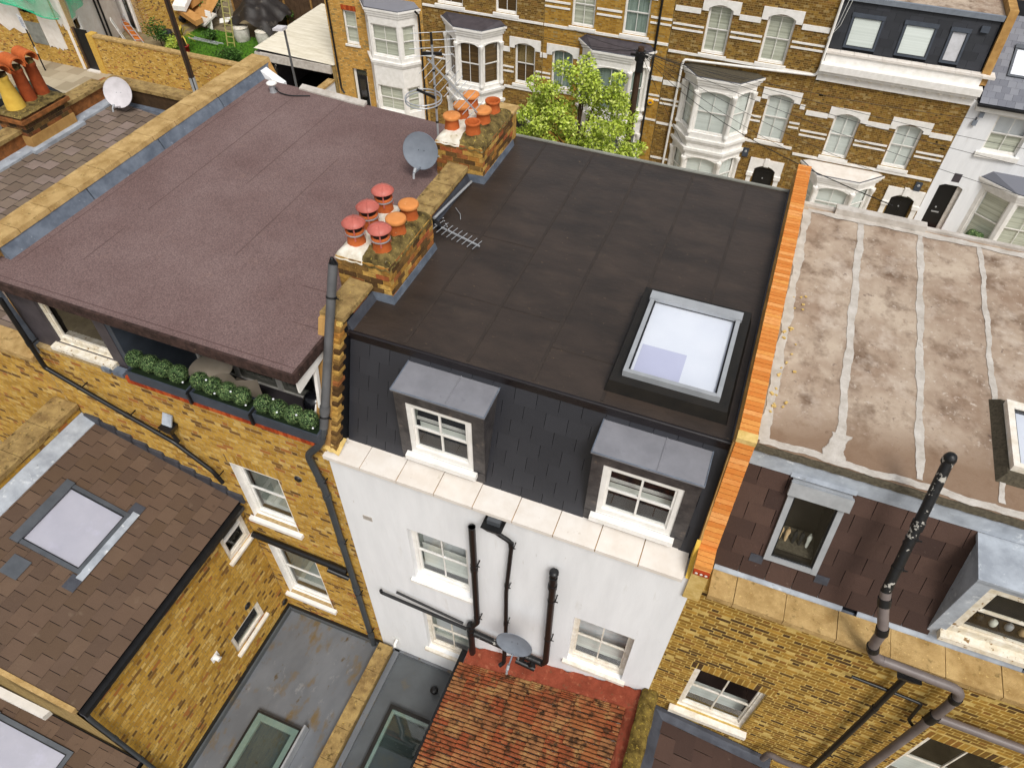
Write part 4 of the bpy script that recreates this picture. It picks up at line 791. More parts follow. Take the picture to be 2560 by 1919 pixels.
# ---------------------------------------------------------------- parapet wall left of the purple roof
PL = thing('party_wall', (-10.15, 5, 9), 'thick parapet wall with sandy coping stones along the left edge of the purple roof', 'wall')
MB().prism([(-10.34,4.9,10.3),(-10.34,5.25,12.40),(-10.34,12.0,12.40),(-10.34,12.0,9),(-10.34,4.9,9)], (.36,0,0)).build('wall_core', mt('tan stone'), PL)
y = 5.0
for i in range(12):
    y1 = y+.585; j = rnd.uniform(-.01, .01)
    MB().hexa([(-10.39+j,y,12.40),(-9.94,y,12.40),(-9.94+j,y1-.014,12.40),(-10.39,y1-.014,12.40),(-10.37+j,y,12.475),(-9.96,y,12.475),(-9.96+j,y1-.014,12.475),(-10.37,y1-.014,12.48+j*.5)]).build('coping_stone', mt('weathered coping'), PL); y = y1
for i in range(4): MB().hexa([(-9.98,5.2+i*1.7,12.2),(-9.87,5.2+i*1.7,12.2),(-9.87,6.88+i*1.7,12.2),(-9.98,6.88+i*1.7,12.2),(-9.98,5.2+i*1.7,12.395),(-9.955,5.2+i*1.7,12.395),(-9.955,6.88+i*1.7,12.395),(-9.98,6.88+i*1.7,12.395)]).build('lead_flashing', mt('lead'), PL)
PD = thing('party_wall', (-10.2, 1, 3), 'brown coped parapet wall at the left edge of the slate roofed rear addition', 'wall')
MB().box(-10.38, -9.97, 1.0, 4.86, GZ, 9.2).build('wall_core', mt('dark mortar'), PD)
brickwork(PD, Fr(-9.97,0,90), 1.0, 4.85, 8.9, 9.2, 'yellow stock brick', n=30)
for i in range(6): MB().box(-10.45, -9.93, 4.86-(i+1)*.62+.01, 4.86-i*.62, 9.2, 9.29).build('coping_stone', mt('lichen coping'), PD)
# white upstand and parts at the front edge of the purple roof
MB().hexa([(-8.97,11.48,12.2),(-7.42,11.33,12.2),(-7.42,11.47,12.2),(-8.97,11.62,12.2),(-8.97,11.48,12.23),(-7.42,11.33,12.23),(-7.42,11.47,12.26),(-8.97,11.62,12.26)]).build('front_upstand', mt('pale paint'), HL)
MB().prism([(-10.0,11.62,12.0),(-9.55,11.66,12.0),(-9.55,11.66,12.1),(-9.95,11.62,12.36)], (0,.2,0)).build('parapet_return', mt('white render'), HL)
MB().beam((-10.02,11.98,12.4), (-9.55,11.72,11.9), .09, .09).build('timber_brace', mt('timber'), HL)
# roof vent on the purple roof
RV = thing('roof_vent', (-9.38,11.2,12.2), 'small white mushroom vent with black cable on the far corner of the purple roof', 'vent')
MB().lathe((-9.38,11.2,12.2), [(.075,0),(.065,.04),(.06,.16)], 16).build('stem', mt('aluminium'), RV); MB().lathe((-9.38,11.2,12.36), [(.06,-.02),(.10,0),(.105,.025),(.07,.05),(.004,.06)], 18).build('cap', mt('white paint'), RV)
MB().tube(rpath([(-9.34,11.2,12.3),(-9.2,11.15,12.23),(-8.95,11.15,12.22),(-8.6,11.3,12.22)], .1), .012, 6).build('cable', mt('black plastic'), RV)
# ---------------------------------------------------------------- far left house: butterfly slate roof
HF = thing('terraced_house', (-13, 5, GZ), 'far left terraced house with grey brown slate roof behind brown parapets', 'house')
zs_ = lambda x: 10.66-.10*(x+15)
MB().prism([(-15.0,4.95,10.0),(-10.4,4.95,10.0),(-10.4,4.95,zs_(-10.4)),(-15.0,4.95,zs_(-15))], (0,7.15,0)).build('roof_base', mt('slate base'), HF)
infr = lambda p: (lambda q: q and -60 < q[0] < 2620 and -60 < q[1])(project(p))
so3, v3 = Vector((-10.42,4.9,zs_(-10.42))), Vector((-1,0,.1)).normalized()
slates(HF, so3, (0,1,0), v3, 7.15, 4.4, 'grey slate', .31, .275, .011, gap=.008, clip=lambda a, b: infr(so3+Vector((0,a,0))+v3*b))
MB().box(-15.0, -14.72, 5, 12.1, zs_(-14.72)-.02, zs_(-14.9)+.05).build('lead_gutter', mt('pale lead'), HF); MB().box(-14.8, -10.4, 11.95, 12.12, 10.2, 10.62).build('lead_gutter', mt('lead'), HF)
MB().box(-15.0, -10.4, 12.1, 12.35, GZ, 10.98).build('front_parapet', mt('sooty brick'), HF); MB().box(-15.3, -15.0, 5, 12.35, GZ, 10.98).build('side_parapet', mt('sooty brick'), HF)
for i in range(7): MB().box(-15.06+i*.67, -15.06+i*.67+.66, 12.06, 12.40, 10.98, 11.06+rnd.uniform(-.005,.005)).build('coping_stone', mt('lichen coping'), HF)
for i in range(11): MB().box(-15.36, -14.95, 12.05-(i+1)*.64+.01, 12.05-i*.64, 10.98, 11.06+rnd.uniform(-.005,.005)).build('coping_stone', mt('lichen coping'), HF)
panel(F0, -15.3, -10.16, GZ, 10.3).build('wall', mt('mortar'), HF); brickwork(HF, F0, -13.6, -10.17, 5.0, 10.3, 'yellow stock brick', n=120)
MB().box(-12, -10.2, 4.78, 5.2, 10.3, 10.4).build('coping_stone', mt('weathered coping'), HF)
C3 = thing('chimney_stack', (-15.1, 9.6, 10.6), 'sooty brick chimney with hooded clay pots on the far left roof', 'chimney', 'brick chimney stacks')
cx0, cx1, cy0, cy1 = -15.52, -14.76, 9.55, 10.76
MB().box(cx0+.012, cx1-.012, cy0+.012, cy1-.012, 10.2, 11.36).build('mortar_core', mt('dark mortar'), C3); MB().box(cx0, cx1+.02, cy0-.01, cy1+.01, 10.4, 10.93).build('render_base', mt('tan stone'), C3)
for fr, L_, nn in ((Fr(cx0,cy0+.012,0), .76, 60), (Fr(cx1-.012,cy0,90), 1.21, 80)): brickwork(C3, fr, .004, L_-.004, 10.94, 11.36, 'sooty brick', n=nn, flem=False, depth=.06, proud=.011)
MB().box(cx0-.05, cx1+.05, cy0-.05, cy1+.05, 11.22, 11.30).build('corbel_course', mt('sooty brick'), C3)
MB().grid(lambda u, v: (cx0-.03+(cx1-cx0+.06)*u, cy0-.03+(cy1-cy0+.06)*v, 11.36+.07*math.sin(math.pi*u)**.5*math.sin(math.pi*v)**.5+.008*math.sin(u*21)*math.sin(v*33)), 16, 22).build('flaunching', mt('flaunching'), C3)
MB().box(cx1-.0, cx1+.16, cy0-.15, cy1+.08, 10.64, 10.72).build('flashing', mt('pale lead'), C3)
for i, (y, m) in enumerate(((9.84,'yellow clay'),(10.22,'dark terracotta'),(10.56,'dark terracotta'))):
    c = Vector((-15.14, y, 11.41)); k = 1.3 if i == 0 else 1.0
    p = MB().lathe(c, [(.15*k,0),(.138*k,.16),(.12,.58),(.13,.60),(.13,.66),(.11,.68)], 22).build('chimney_pot', mt(m), C3)
    ax = Vector((1,-.25,0)).normalized(); hc = c+Vector((0,0,.80)); b = MB(); n = 16
    for r_, flip in ((.15, 0), (.125, 1)):
        vs = []
        for s_ in (-.24, .24):
            for q in range(n+1): a = -math.pi*.18+(math.pi*1.36)*q/n; sd_ = ax.cross(Vector((0,0,1))); vs.append(hc+ax*s_+sd_*math.cos(a)*r_+Vector((0,0,1))*math.sin(a)*r_)
        b.add(vs, [(q, q+1, n+2+q, n+1+q) for q in range(n)], .5, True)
    for s_ in (-.24, .24):
        sd_ = ax.cross(Vector((0,0,1)))
        vs = [hc+ax*s_+sd_*math.cos(-math.pi*.18+math.pi*1.36*q/n)*r_+Vector((0,0,1))*math.sin(-math.pi*.18+math.pi*1.36*q/n)*r_ for r_ in (.125,.15) for q in range(n+1)]
        b.add(vs, [(q, q+1, n+2+q, n+1+q) for q in range(n)], .5)
    b.build('hood', mt('terracotta'), p); MB().tube([c+Vector((0,0,.62)), c+Vector((0,0,.72))], .122, 18).build('neck', mt('flaunching'), p)
# ---------------------------------------------------------------- drain pipes
def vent_cap(t, p, r=.055, m='black plastic'):
    b = MB(); b.lathe(p+Vector((0,0,-.02)), [(r*1.12,0),(r*1.12,.03),(r*.9,.035)], 14)
    for k in range(10): a = k*.628; b.beam(p+Vector((math.cos(a)*r,math.sin(a)*r,.0)), p+Vector((math.cos(a)*r*.35,math.sin(a)*r*.35,.10)), .009, .006)
    b.lathe(p+Vector((0,0,.075)), [(r*.5,0),(r*.4,.025),(.004,.03)], 12); b.build('vent_cowl', mt(m), t)
t = drainpipe('drainpipe', [(-4.66,5.90,13.15),(-4.66,4.93,10.98)], .062, 'grey pipe', 'grey soil vent pipe standing against the raked end of the party wall', (11.25,), (12.75,11.15), rr=.05, cap=lambda t, p: vent_cap(t, p), cat='vent pipe')
drainpipe('drainpipe', [(-4.66,4.94,11.0),(-4.70,4.80,10.72),(-4.98,4.79,10.38),(-4.86,4.79,9.6),(-4.87,4.79,6.6),(-4.88,4.79,3.66)], .056, 'dark pipe', 'black soil pipe running down the brick wall beside the white rendered house', (10.8,9.75,9.35,7.95,6.3,6.15,4.1), (9.75,7.95,6.05,4.35), rr=.14)
def hp(k, x, y, d=4.79): p = at(k, x, y, 'y', d); return (p.x, d, p.z)
drainpipe('waste_pipe', [hp('J',395,140,4.80), hp('J',1005,385,4.80)], .06, 'black plastic', 'thick black waste pipe sloping across the brick wall to the soil pipe', cat='waste pipe')
drainpipe('waste_pipe', [hp('J',880,370,4.72), hp('J',1020,430,4.76)], .045, 'black plastic', 'short black branch pipe joining the soil pipe beneath the thick waste pipe', cat='waste pipe')
drainpipe('gutter_pipe', [hp('D',0,250,4.74), hp('D',290,690,4.74), hp('D',700,930,4.74), hp('D',1120,1170,4.74), hp('I',960,320,4.74), hp('I',1005,372,4.74)], .038, 'black plastic', 'thin black pipe running diagonally down the brick wall under the planters', (10.9,9.75), (10.9,10.1,9.75,9.55,8.8), rr=.06)
t = thing('hopper', hp('D',1085,1080,4.76), 'small black hopper with lead chute on the brick wall below the planters', 'hopper'); p = Vector(hp('D',1085,1080,4.76))
MB().hexa([p+Vector(q) for q in ((-.07,-.05,-.1),(.07,-.05,-.1),(.05,.1,-.1),(-.05,.1,-.1),(-.12,-.1,.06),(.12,-.1,.06),(.12,.1,.06),(-.12,.1,.06))]).build('bowl', mt('black plastic'), t); MB().obox(p+Vector((-.09,.0,.06)), (.18,0,0), (0,.11,.18), (0,-.02,.02)).build('lead_chute', mt('pale lead'), t); MB().tube([p+Vector((0,0,-.1)), p+Vector((.06,0,-.32))], .035, 10).build('outlet', mt('black plastic'), t)
MB().box(-6.99, -6.88, .98, 4.80, 7.80, 7.90).build('gutter', mt('black plastic'), HL)
drainpipe('drainpipe', [(-6.94,1.02,7.85),(-6.94,1.0,7.6),(-6.95,1.0,3.6)], .036, 'dark pipe', 'dark downpipe at the corner of the slate roofed rear addition', (6.7,5.6), (), wall_y=1.1)
# white wall pipes
drainpipe('drainpipe', [(-2.37,4.78,9.98),(-2.37,4.78,6.85),(-2.47,4.78,6.62)], .052, 'brown pipe', 'open-topped black vent pipe on the white wall next to the upper window', (8.75,), (8.9,7.05), cat='vent pipe', rr=.03, cap=lambda t, p: MB().lathe(p, [(.052,0),(.056,.01),(.044,.012),(.044,-.1)], 14).build('mouth', mt('flaking black'), t))
hz = Vector((-2.03,4.78,10.24)); t = thing('hopper', hz, 'black rainwater hopper under the coping of the white wall', 'hopper')
MB().hexa([hz+Vector(q) for q in ((-.08,-.06,-.12),(.08,-.06,-.12),(.06,.09,-.12),(-.06,.09,-.12),(-.15,-.12,.04),(.15,-.12,.04),(.15,.09,.04),(-.15,.09,.04))]).build('bowl', mt('black plastic'), t); MB().box(-2.12, -1.93, 4.74, 4.9, 10.28, 10.39).build('chute', mt('dark grey metal'), t); MB().box(-2.18, -1.88, 4.655, 4.87, 10.275, 10.295).build('rim', mt('black plastic'), t)
drainpipe('drainpipe', [(-2.03,4.79,10.13),(-2.0,4.79,10.05),(-1.78,4.79,9.93),(-1.77,4.79,9.8),(-1.84,4.79,8.4),(-1.84,4.79,6.5)], .034, 'black plastic', 'slim black downpipe dropping from the hopper on the white wall', (9.85,8.6,7.2), (9.8,8.55,7.3), rr=.06)
def flat_cap(t, p): b = MB(); b.tube([p+Vector((0,0,-.3)), p+Vector((0,0,.02))], .062, 14); b.lathe(p+Vector((0,0,.02)), [(.05,0),(.05,.09),(.07,.1),(.07,.14),(.02,.15)], 14); b.tube([p+Vector((0,0,-.32)), p+Vector((0,0,-.2))], .07, 14); b.build('valve', mt('black plastic'), t)
drainpipe('drainpipe', [(-1.11,4.77,9.4),(-1.08,4.77,6.35),(-1.13,4.77,6.22)], .055, 'brown pipe', 'capped brown soil pipe on the white wall right of the downpipe', (), (8.7,7.3), cap=flat_cap, cat='soil pipe', rr=.03)
drainpipe('waste_pipe', [(-4.31,4.80,6.56),(-4.31,4.80,6.48),(-2.6,4.80,6.34)], .03, 'black plastic', 'lower of the two thin black waste pipes crossing the white wall', rr=.03, cat='waste pipe')
drainpipe('waste_pipe', [hp('K',225,568,4.81), hp('K',640,762,4.81)], .022, 'black plastic', 'upper of the two thin black waste pipes crossing the white wall', rr=.03, cat='waste pipe')
t = drainpipe('soil_pipe', [(-2.50,4.77,6.68),(-2.50,4.77,5.25)], .062, 'black plastic', 'black pipe junction on the white wall at the corner of the red tile roof', (6.55,6.4,6.28), cat='soil pipe')
drainpipe('soil_pipe', [(-2.44,4.77,6.36),(-1.9,4.77,6.28),(-1.12,4.77,6.2)], .06, 'flaking black', 'thick black pipe running along the white wall behind the satellite dish', cat='soil pipe', rr=.03)
t = thing('pipe_branch', (-1.45,4.72,6.25), 'black pipe branch with access caps beside the capped brown soil pipe', 'pipe fitting')
b = MB(); b.tube([(-1.52,4.74,6.1),(-1.50,4.74,6.5)], .065, 14); b.tube([(-1.50,4.74,6.5),(-1.50,4.74,6.56)], .08, 14); b.tube([(-1.36,4.70,6.08),(-1.28,4.70,6.2)], .05, 12); b.build('branch', mt('black plastic'), t); MB().tube([(-1.6,4.68,6.12),(-1.24,4.68,6.06)], .05, 12).build('arm', mt('black plastic'), t)
drainpipe('waste_pipe', [(-1.82,4.70,6.42),(-1.82,4.66,5.86),(-1.88,4.6,5.80)], .04, 'black plastic', 'black outlet shoe of the downpipe resting on the red tile roof', cat='waste pipe', rr=.06)
# right house pipes
drainpipe('vent_pipe', [(2.66,5.74,12.92),(2.63,4.95,11.40)], .056, 'flaking black', 'black vent pipe with flaking paint leaning over the brown slate mansard', (12.2,), (12.05,11.7), cat='vent pipe', wall_y=5.5, cap=lambda t, p: (MB().lathe(p, [(.066,-.06),(.066,.02),(.05,.06),(.02,.075)], 14).build('cap', mt('flaking black'), t)))
drainpipe('soil_pipe', [(2.63,4.96,11.42),(2.68,4.86,11.22),(2.78,4.74,10.95),(2.80,4.73,10.6),(2.88,4.72,10.38),(3.05,4.72,10.34)], .06, 'taupe pipe', 'grey soil pipe bending over the coping of the right hand brick wall', (11.3,10.95,10.55), cm='black plastic', cat='soil pipe', rr=.1)
drainpipe('soil_pipe', [(3.0,4.72,10.36),(3.9,4.70,10.33),(3.93,4.70,9.9),(3.95,4.70,6.0)], .058, 'taupe pipe', 'grey soil pipe dropping down the right hand brick wall from a level run', (10.1,9.5,9.4), cm='black plastic', cat='soil pipe', rr=.16)
drainpipe('soil_pipe', [(3.98,4.70,9.50),(5.6,4.70,9.46)], .056, 'taupe pipe', 'level grey branch pipe at the right edge of the brick wall', cat='soil pipe')
drainpipe('waste_pipe', [(3.9,4.76,9.22),(4.3,4.78,9.32),(5.6,4.78,9.22)], .024, 'black plastic', 'thin black overflow pipe under the level grey branch pipe', cat='waste pipe', rr=.08)
drainpipe('drainpipe', [(3.37,4.77,10.12),(3.42,4.77,8.5),(3.47,4.77,6.0)], .04, 'black plastic', 'black downpipe below the hopper on the right hand brick wall', (9.0,), (7.0,))
hz = Vector((3.36,4.78,10.16)); t = thing('hopper', hz, 'black hopper under the coping of the right hand brick wall', 'hopper'); MB().hexa([hz+Vector(q) for q in ((-.08,-.06,-.1),(.08,-.06,-.1),(.06,.09,-.1),(-.06,.09,-.1),(-.14,-.12,.05),(.14,-.12,.05),(.14,.09,.05),(-.14,.09,.05))]).build('bowl', mt('black plastic'), t)
pA = [hp('H',690,1205,4.80), hp('H',860,1270,4.79), hp('H',1035,1340,4.78), hp('H',970,1420,4.78), hp('H',1010,1470,4.75)]
drainpipe('waste_pipe', pA, .022, 'black plastic', 'thin black waste pipe kinking down to the soil pipe on the right hand wall', cat='waste pipe', rr=.04)
drainpipe('soil_pipe', [hp('H',250,1610,4.7), hp('H',280,1585,4.68), hp('H',340,1620,4.62), hp('H',480,1670,4.55)], .05, 'taupe pipe', 'short grey pipe end lying on the dark slates below the right hand window', cat='soil pipe')
# dishes, aerials, vents ---------------------------------------------------------------
dish('satellite_dish', at('K',960,880,'y',4.42), (.04,-1,.16), .30, 'dish grey', 'grey satellite dish above the red tile roof by the white wall', (-1.56,4.72,6.0))
dish('satellite_dish', at('W',910,325,'y',9.45), (.12,-.97,.28), .30, 'dish grey', 'grey satellite dish beside the far chimney on the purple roof', (-4.98,9.8,12.5))
dish('satellite_dish', at('a1',1640,1280,'y',11.75), (.3,-.85,.4), .33, 'dish white', 'pale satellite dish fixed to the front parapet of the far left roof', (-14.3,12.08,10.8))
AM = thing('tv_aerial', (-5.14,9.95,12.4), 'tall aerial mast with ring aerial and many-element television aerial by the far chimney', 'aerial')
MB().tube([(-5.14,9.95,12.4),(-5.14,9.95,14.25)], .019, 10).build('mast', mt('aluminium'), AM)
for z in (13.0,13.25,13.6,13.85): MB().tube([(-5.14,9.95,z),(-5.14,9.95,z+.03)], .026, 10).build('clamp', mt('black plastic'), AM)
def yagi(t, a, b, n, L0, L1, m='aluminium'):
    a, b = Vector(a), Vector(b); MB().beam(a, b, .022, .022).build('boom', mt(m), t); d = (b-a).normalized(); sd_ = Vector((-.75, -.66, 0)) if abs(d.z) < .9 else Vector((1,0,0)); sd_ = (sd_-d*sd_.dot(d)).normalized()
    for i in range(n): p = a.lerp(b, (i+.5)/n); L_ = L0+(L1-L0)*i/(n-1); MB().tube([p-sd_*L_/2, p+sd_*L_/2], .006, 6).build('element', mt(m), t)
yagi(AM, (-5.2,9.9,14.05), (-4.55,10.25,13.15), 11, .5, .38)
b = MB(); b.beam((-5.28,9.9,14.12), (-5.0,10.0,14.12), .03, .05); b.tube([(-5.14,9.95,14.1),(-5.16,9.98,14.42)], .02, 8); b.build('amplifier', mt('black plastic'), AM)
for i in range(4): MB().tube([(-5.45,9.75+i*.04,14.1+i*.10),(-4.85,10.1+i*.04,14.1+i*.10)], .006, 6).build('reflector_rod', mt('aluminium'), AM)
for z in (13.42,13.47): MB().tube([Vector((-5.28+.29*math.cos(k*math.pi/16), 9.80+.29*math.sin(k*math.pi/16), z)) for k in range(33)], .011, 8).build('ring', mt('aluminium'), AM)
MB().beam((-5.14,9.95,13.42), (-5.34,9.72,13.62), .03, .04).build('ring_clamp', mt('black plastic'), AM)
FA = thing('tv_aerial', (-4.4,8.3,12.2), 'fallen television aerial lying on the black roof against the party wall', 'aerial')
MB().tube([(-4.40,9.60,12.27),(-4.46,8.30,12.36)], .022, 10).build('mast', mt('aluminium'), FA); yagi(FA, (-4.42,8.24,12.30), (-3.58,8.03,12.26), 9, .30, .24)
b = MB(); b.beam((-4.5,8.33,12.3), (-4.3,8.2,12.3), .05, .06); b.build('amplifier', mt('black plastic'), FA)
for i in range(5): MB().tube([(-4.45+.05*i,8.5-.06*i,12.22),(-4.33+.05*i,8.36-.06*i,12.36)], .006, 6).build('reflector_rod', mt('aluminium'), FA)
MB().tube([(-4.35,8.85,12.24),(-4.2,8.7,12.25),(-4.15,8.6,12.23)], .006, 6).build('loose_rod', mt('aluminium'), FA)
t = thing('roof_vent', (-3.24,4.37,3.6), 'black mushroom vent on the grey flat roof beside the red tiles', 'vent'); MB().lathe((-3.24,4.37,3.6), [(.05,0),(.05,.10)], 14).build('stem', mt('black plastic'), t); MB().lathe((-3.24,4.37,3.69), [(.06,0),(.085,.02),(.085,.05),(.06,.08),(.004,.085)], 18).build('cap', mt('black plastic'), t)
t = thing('wall_vent', (-7.0,2.95,5.28), 'white plastic vent hood on the brick side wall of the rear addition', 'vent'); MB().lathe((-7.04,2.95,5.28), [(.075,0),(.075,.02),(.05,.03),(.05,.10),(.055,.12)], 16, (1,0,-.15)).build('hood', mt('white paint'), t); MB().fbox(Fr(-7.03,2.95,90), -.09, .09, 5.19, 5.37, 0, .012).build('plate', mt('white paint'), t)
for y, z, lb in ((4.02,5.32,'black round air vent above the narrow window of the brick side wall'),(4.80,3.98,'black round air vent low on the brick side wall near the corner')):
    t = thing('wall_vent', (-7.04,y,z), lb, 'vent'); MB().lathe((-7.045,y,z), [(.07,0),(.068,.02),(.05,.025)], 16, (1,0,0)).build('grille', mt('black plastic'), t); MB().lathe((-7.045,y,z), [(.085,0),(.085,.008)], 16, (1,0,0)).build('flange', mt('dark pipe'), t)
t = thing('wall_vent', (-5.42,4.86,9.42), 'small round black vent on the brick wall beside the soil pipe', 'vent'); MB().lathe((-5.42,4.875,9.42), [(.06,0),(.055,.03),(.03,.035)], 16, (0,-1,0)).build('grille', mt('black plastic'), t); MB().lathe((-5.42,4.875,9.42), [(.07,0),(.07,.012)], 16, (0,-1,0)).build('flange', mt('grey pipe'), t)
t = thing('overflow_pipe', (-4.3,4.8,4.15), 'small white overflow pipe end low on the white wall', 'pipe fitting'); MB().tube([(-4.3,4.88,4.2),(-4.3,4.78,4.2),(-4.3,4.76,4.12)], .03, 10).build('pipe', mt('white paint'), t); MB().tube([(-4.4,4.865,4.28),(-4.25,4.865,4.26)], .008, 6).build('cable', mt('wire white'), t)
ab = thing('air_brick', (-4.25,4.87,8.95), 'white painted air brick on the upper left of the white wall', 'air brick')
for k in range(7): MB().box(-4.33+k*.024, -4.33+k*.024+.014, 4.866, 4.885, 8.90, 9.01).build('bar', mt('pale paint'), ab)
# ---------------------------------------------------------------- roof terrace
bx = [868,963,1052,1147,1283,1370,1463,1555,1695,1790,1888,1985]; by = [633,665,697,730,775,808,842,872,922,955,990,1025]
nm = ['first','second','third','fourth']; pos = ['leftmost','middle','rightmost']
meshes = []
for v in range(3):
    rgt = random.Random(v+40); mbk = leafball((0,0,0), .136, 1700, .012, rgt); meshes.append(mbk.mesh('foliage')); meshes[-1].materials.append(mt('topiary leaf'))
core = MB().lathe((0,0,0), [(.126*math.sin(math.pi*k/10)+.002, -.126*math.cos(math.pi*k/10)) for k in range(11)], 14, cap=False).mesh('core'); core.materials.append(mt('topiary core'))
bc = []
for i, (px_, py_) in enumerate(zip(bx, by)):
    p = at('D', px_, py_, 'y', 4.90); bc.append(p); j = i//4
    t = thing('topiary_ball', p, f'round clipped topiary ball, {nm[i%4]} from the left in the {pos[j]} planter on the terrace ledge', 'topiary', 'topiary balls on the terrace ledge')
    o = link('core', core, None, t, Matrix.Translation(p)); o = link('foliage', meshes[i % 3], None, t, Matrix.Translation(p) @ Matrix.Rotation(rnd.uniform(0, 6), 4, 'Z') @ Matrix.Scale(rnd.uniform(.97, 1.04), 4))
    MB().tube([p-Vector((0,0,.2)), p], .012, 8).build('stem', mt('bark'), t)
for j in range(3):
    a, b = bc[4*j].x-.15, bc[4*j+3].x+.17
    if j == 2: b = -4.66
    t = thing('planter_box', ((a+b)/2,4.9,10.8), f'{pos[j]} of three long slate blue planter boxes on the terrace ledge', 'planter', 'planter boxes on the terrace ledge')
    w = MB(); w.box(a, b, 4.76, 4.78, 10.80, 11.0); w.box(a, b, 5.02, 5.04, 10.80, 11.0); w.box(a, a+.02, 4.78, 5.02, 10.80, 10.998); w.box(b-.02, b, 4.78, 5.02, 10.80, 10.998); w.box(a+.02, b-.02, 4.78, 5.02, 10.80, 10.82); w.build('box', mt('anthracite'), t)
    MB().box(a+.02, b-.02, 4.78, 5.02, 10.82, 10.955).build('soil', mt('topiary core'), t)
    if j: MB().box(a-.03, a+.01, 4.72, 5.04, 10.78, 11.0).build('bracket', mt('black plastic'), t)
for i, (px_, py_) in enumerate(((1175,785),(1325,770),(1380,857),(1483,845),(1580,932),(1757,893),(1780,978),(1905,995),(2012,1080))):
    p = at('D', px_, py_, 'y', 4.75); t = MB().lathe(p, [(.003,-.016),(.011,-.01),(.016,0),(.011,.01),(.003,.016)], 12).build('glass_bauble', mt('bauble')); tag(t, 'tiny clear festoon bulb hanging among the topiary balls', 'light bulb', 'festoon bulbs on the terrace planters')
# terrace furniture
def chair(x, y, a, lb):
    t = thing('terrace_chair', (x,y,9.8), lb, 'chair', 'chairs on the roof terrace'); R = Matrix.Rotation(a, 3, 'Z'); T = lambda p: Vector((x,y,9.8))+R @ Vector(p)
    MB().grid(lambda u, v: T((.22*math.cos(math.pi*(u-.5)*1.1)*0+.44*(u-.5), .2-.12*math.cos((u-.5)*2.2), .45+.42*v+.06*math.sin(math.pi*u)*v)), 10, 6).build('backrest', mt('chair shell'), t)
    MB().grid(lambda u, v: T((.44*(u-.5)*(1-.1*v), -.24+.36*v, .44-.02*math.sin(math.pi*u))), 8, 6).build('seat', mt('chair shell'), t)
    for sx in (-1, 1):
        for sy in (-1, 1): MB().tube([T((sx*.16,sy*.12-.05,.44)), T((sx*.2,sy*.2-.05,0))], .012, 8).build('leg', mt('black plastic'), t)
chair(-6.75, 5.55, math.pi, 'taupe shell chair on the terrace, the one with its curved back seen above the topiary'); chair(-6.45, 5.35, .4, 'taupe shell chair on the terrace, partly hidden behind the second planter')
t = thing('terrace_table', (-7.25,5.6,9.8), 'round taupe table on the roof terrace behind the planters', 'table'); MB().lathe((-7.25,5.6,10.5), [(.34,0),(.35,.012),(.34,.024),(.004,.026)], 28).build('table_top', mt('chair shell'), t); MB().tube([(-7.25,5.6,9.83),(-7.25,5.6,10.5)], .03, 12).build('pedestal', mt('black plastic'), t); MB().lathe((-7.25,5.6,9.8), [(.22,0),(.22,.02),(.03,.04)], 20).build('base', mt('black plastic'), t)
t = thing('globe_ornament', (-4.98,5.28,10.8), 'large shiny black ball with white markings at the right end of the terrace', 'ornament'); c = Vector((-4.98,5.28,11.02)); MB().lathe(c, [(.20*math.sin(math.pi*k/14)+.002, -.20*math.cos(math.pi*k/14)) for k in range(15)], 24, cap=False).build('shell', mt('helmet black'), t)
for a0 in (-1.3, -.7, -.2):
    MB().grid(lambda u, v: c+Vector((math.cos(a0+.22*u+.3*v)*math.cos(-.3+1.0*v), math.sin(a0+.22*u+.3*v)*math.cos(-.3+1.0*v), math.sin(-.3+1.0*v)))*.204, 3, 8).build('marking', mt('white paint'), t)
# ---------------------------------------------------------------- opposite terrace
YF = 31.5; FF = Fr(0, YF)
def hood(parent, fr, a, b, z, w=.26, h=.34, drop=.12, pr=.05, m='white paint', name='window_hood', arch=.16, d=0):
    """flat-topped white head with a segmental underside above an opening a..b whose crown is at z"""
    mb = MB(); n = 10
    lo = lambda s: z-arch*((2*(s-a)/(b-a)-1)**2) if a <= s <= b else z-arch-drop
    ss = [a-w, a]+[a+(b-a)*k/n for k in range(1, n)]+[b, b+w]
    for s0, s1 in zip(ss, ss[1:]):
        e0, e1 = (lo(s0), lo(s1)) if a <= (s0+s1)/2 <= b else (z-arch-drop,)*2
        mb.hexa([fr.P(s0,e0,d+pr), fr.P(s1,e1,d+pr), fr.P(s1,e1,d-.1), fr.P(s0,e0,d-.1), fr.P(s0,z+h-.14,d+pr), fr.P(s1,z+h-.14,d+pr), fr.P(s1,z+h-.14,d-.1), fr.P(s0,z+h-.14,d-.1)], .5)
    return mb.build(name, mt(m), parent)
def band(parent, a, b, z, h=.07, pr=.04, cuts=(), m='white paint', name='string_course'):
    for s0, s1 in intervals(a, b, cuts): MB().fbox(FF, s0, s1, z-h/2, z+h/2, -.02, pr).build(name, mt(m), parent)
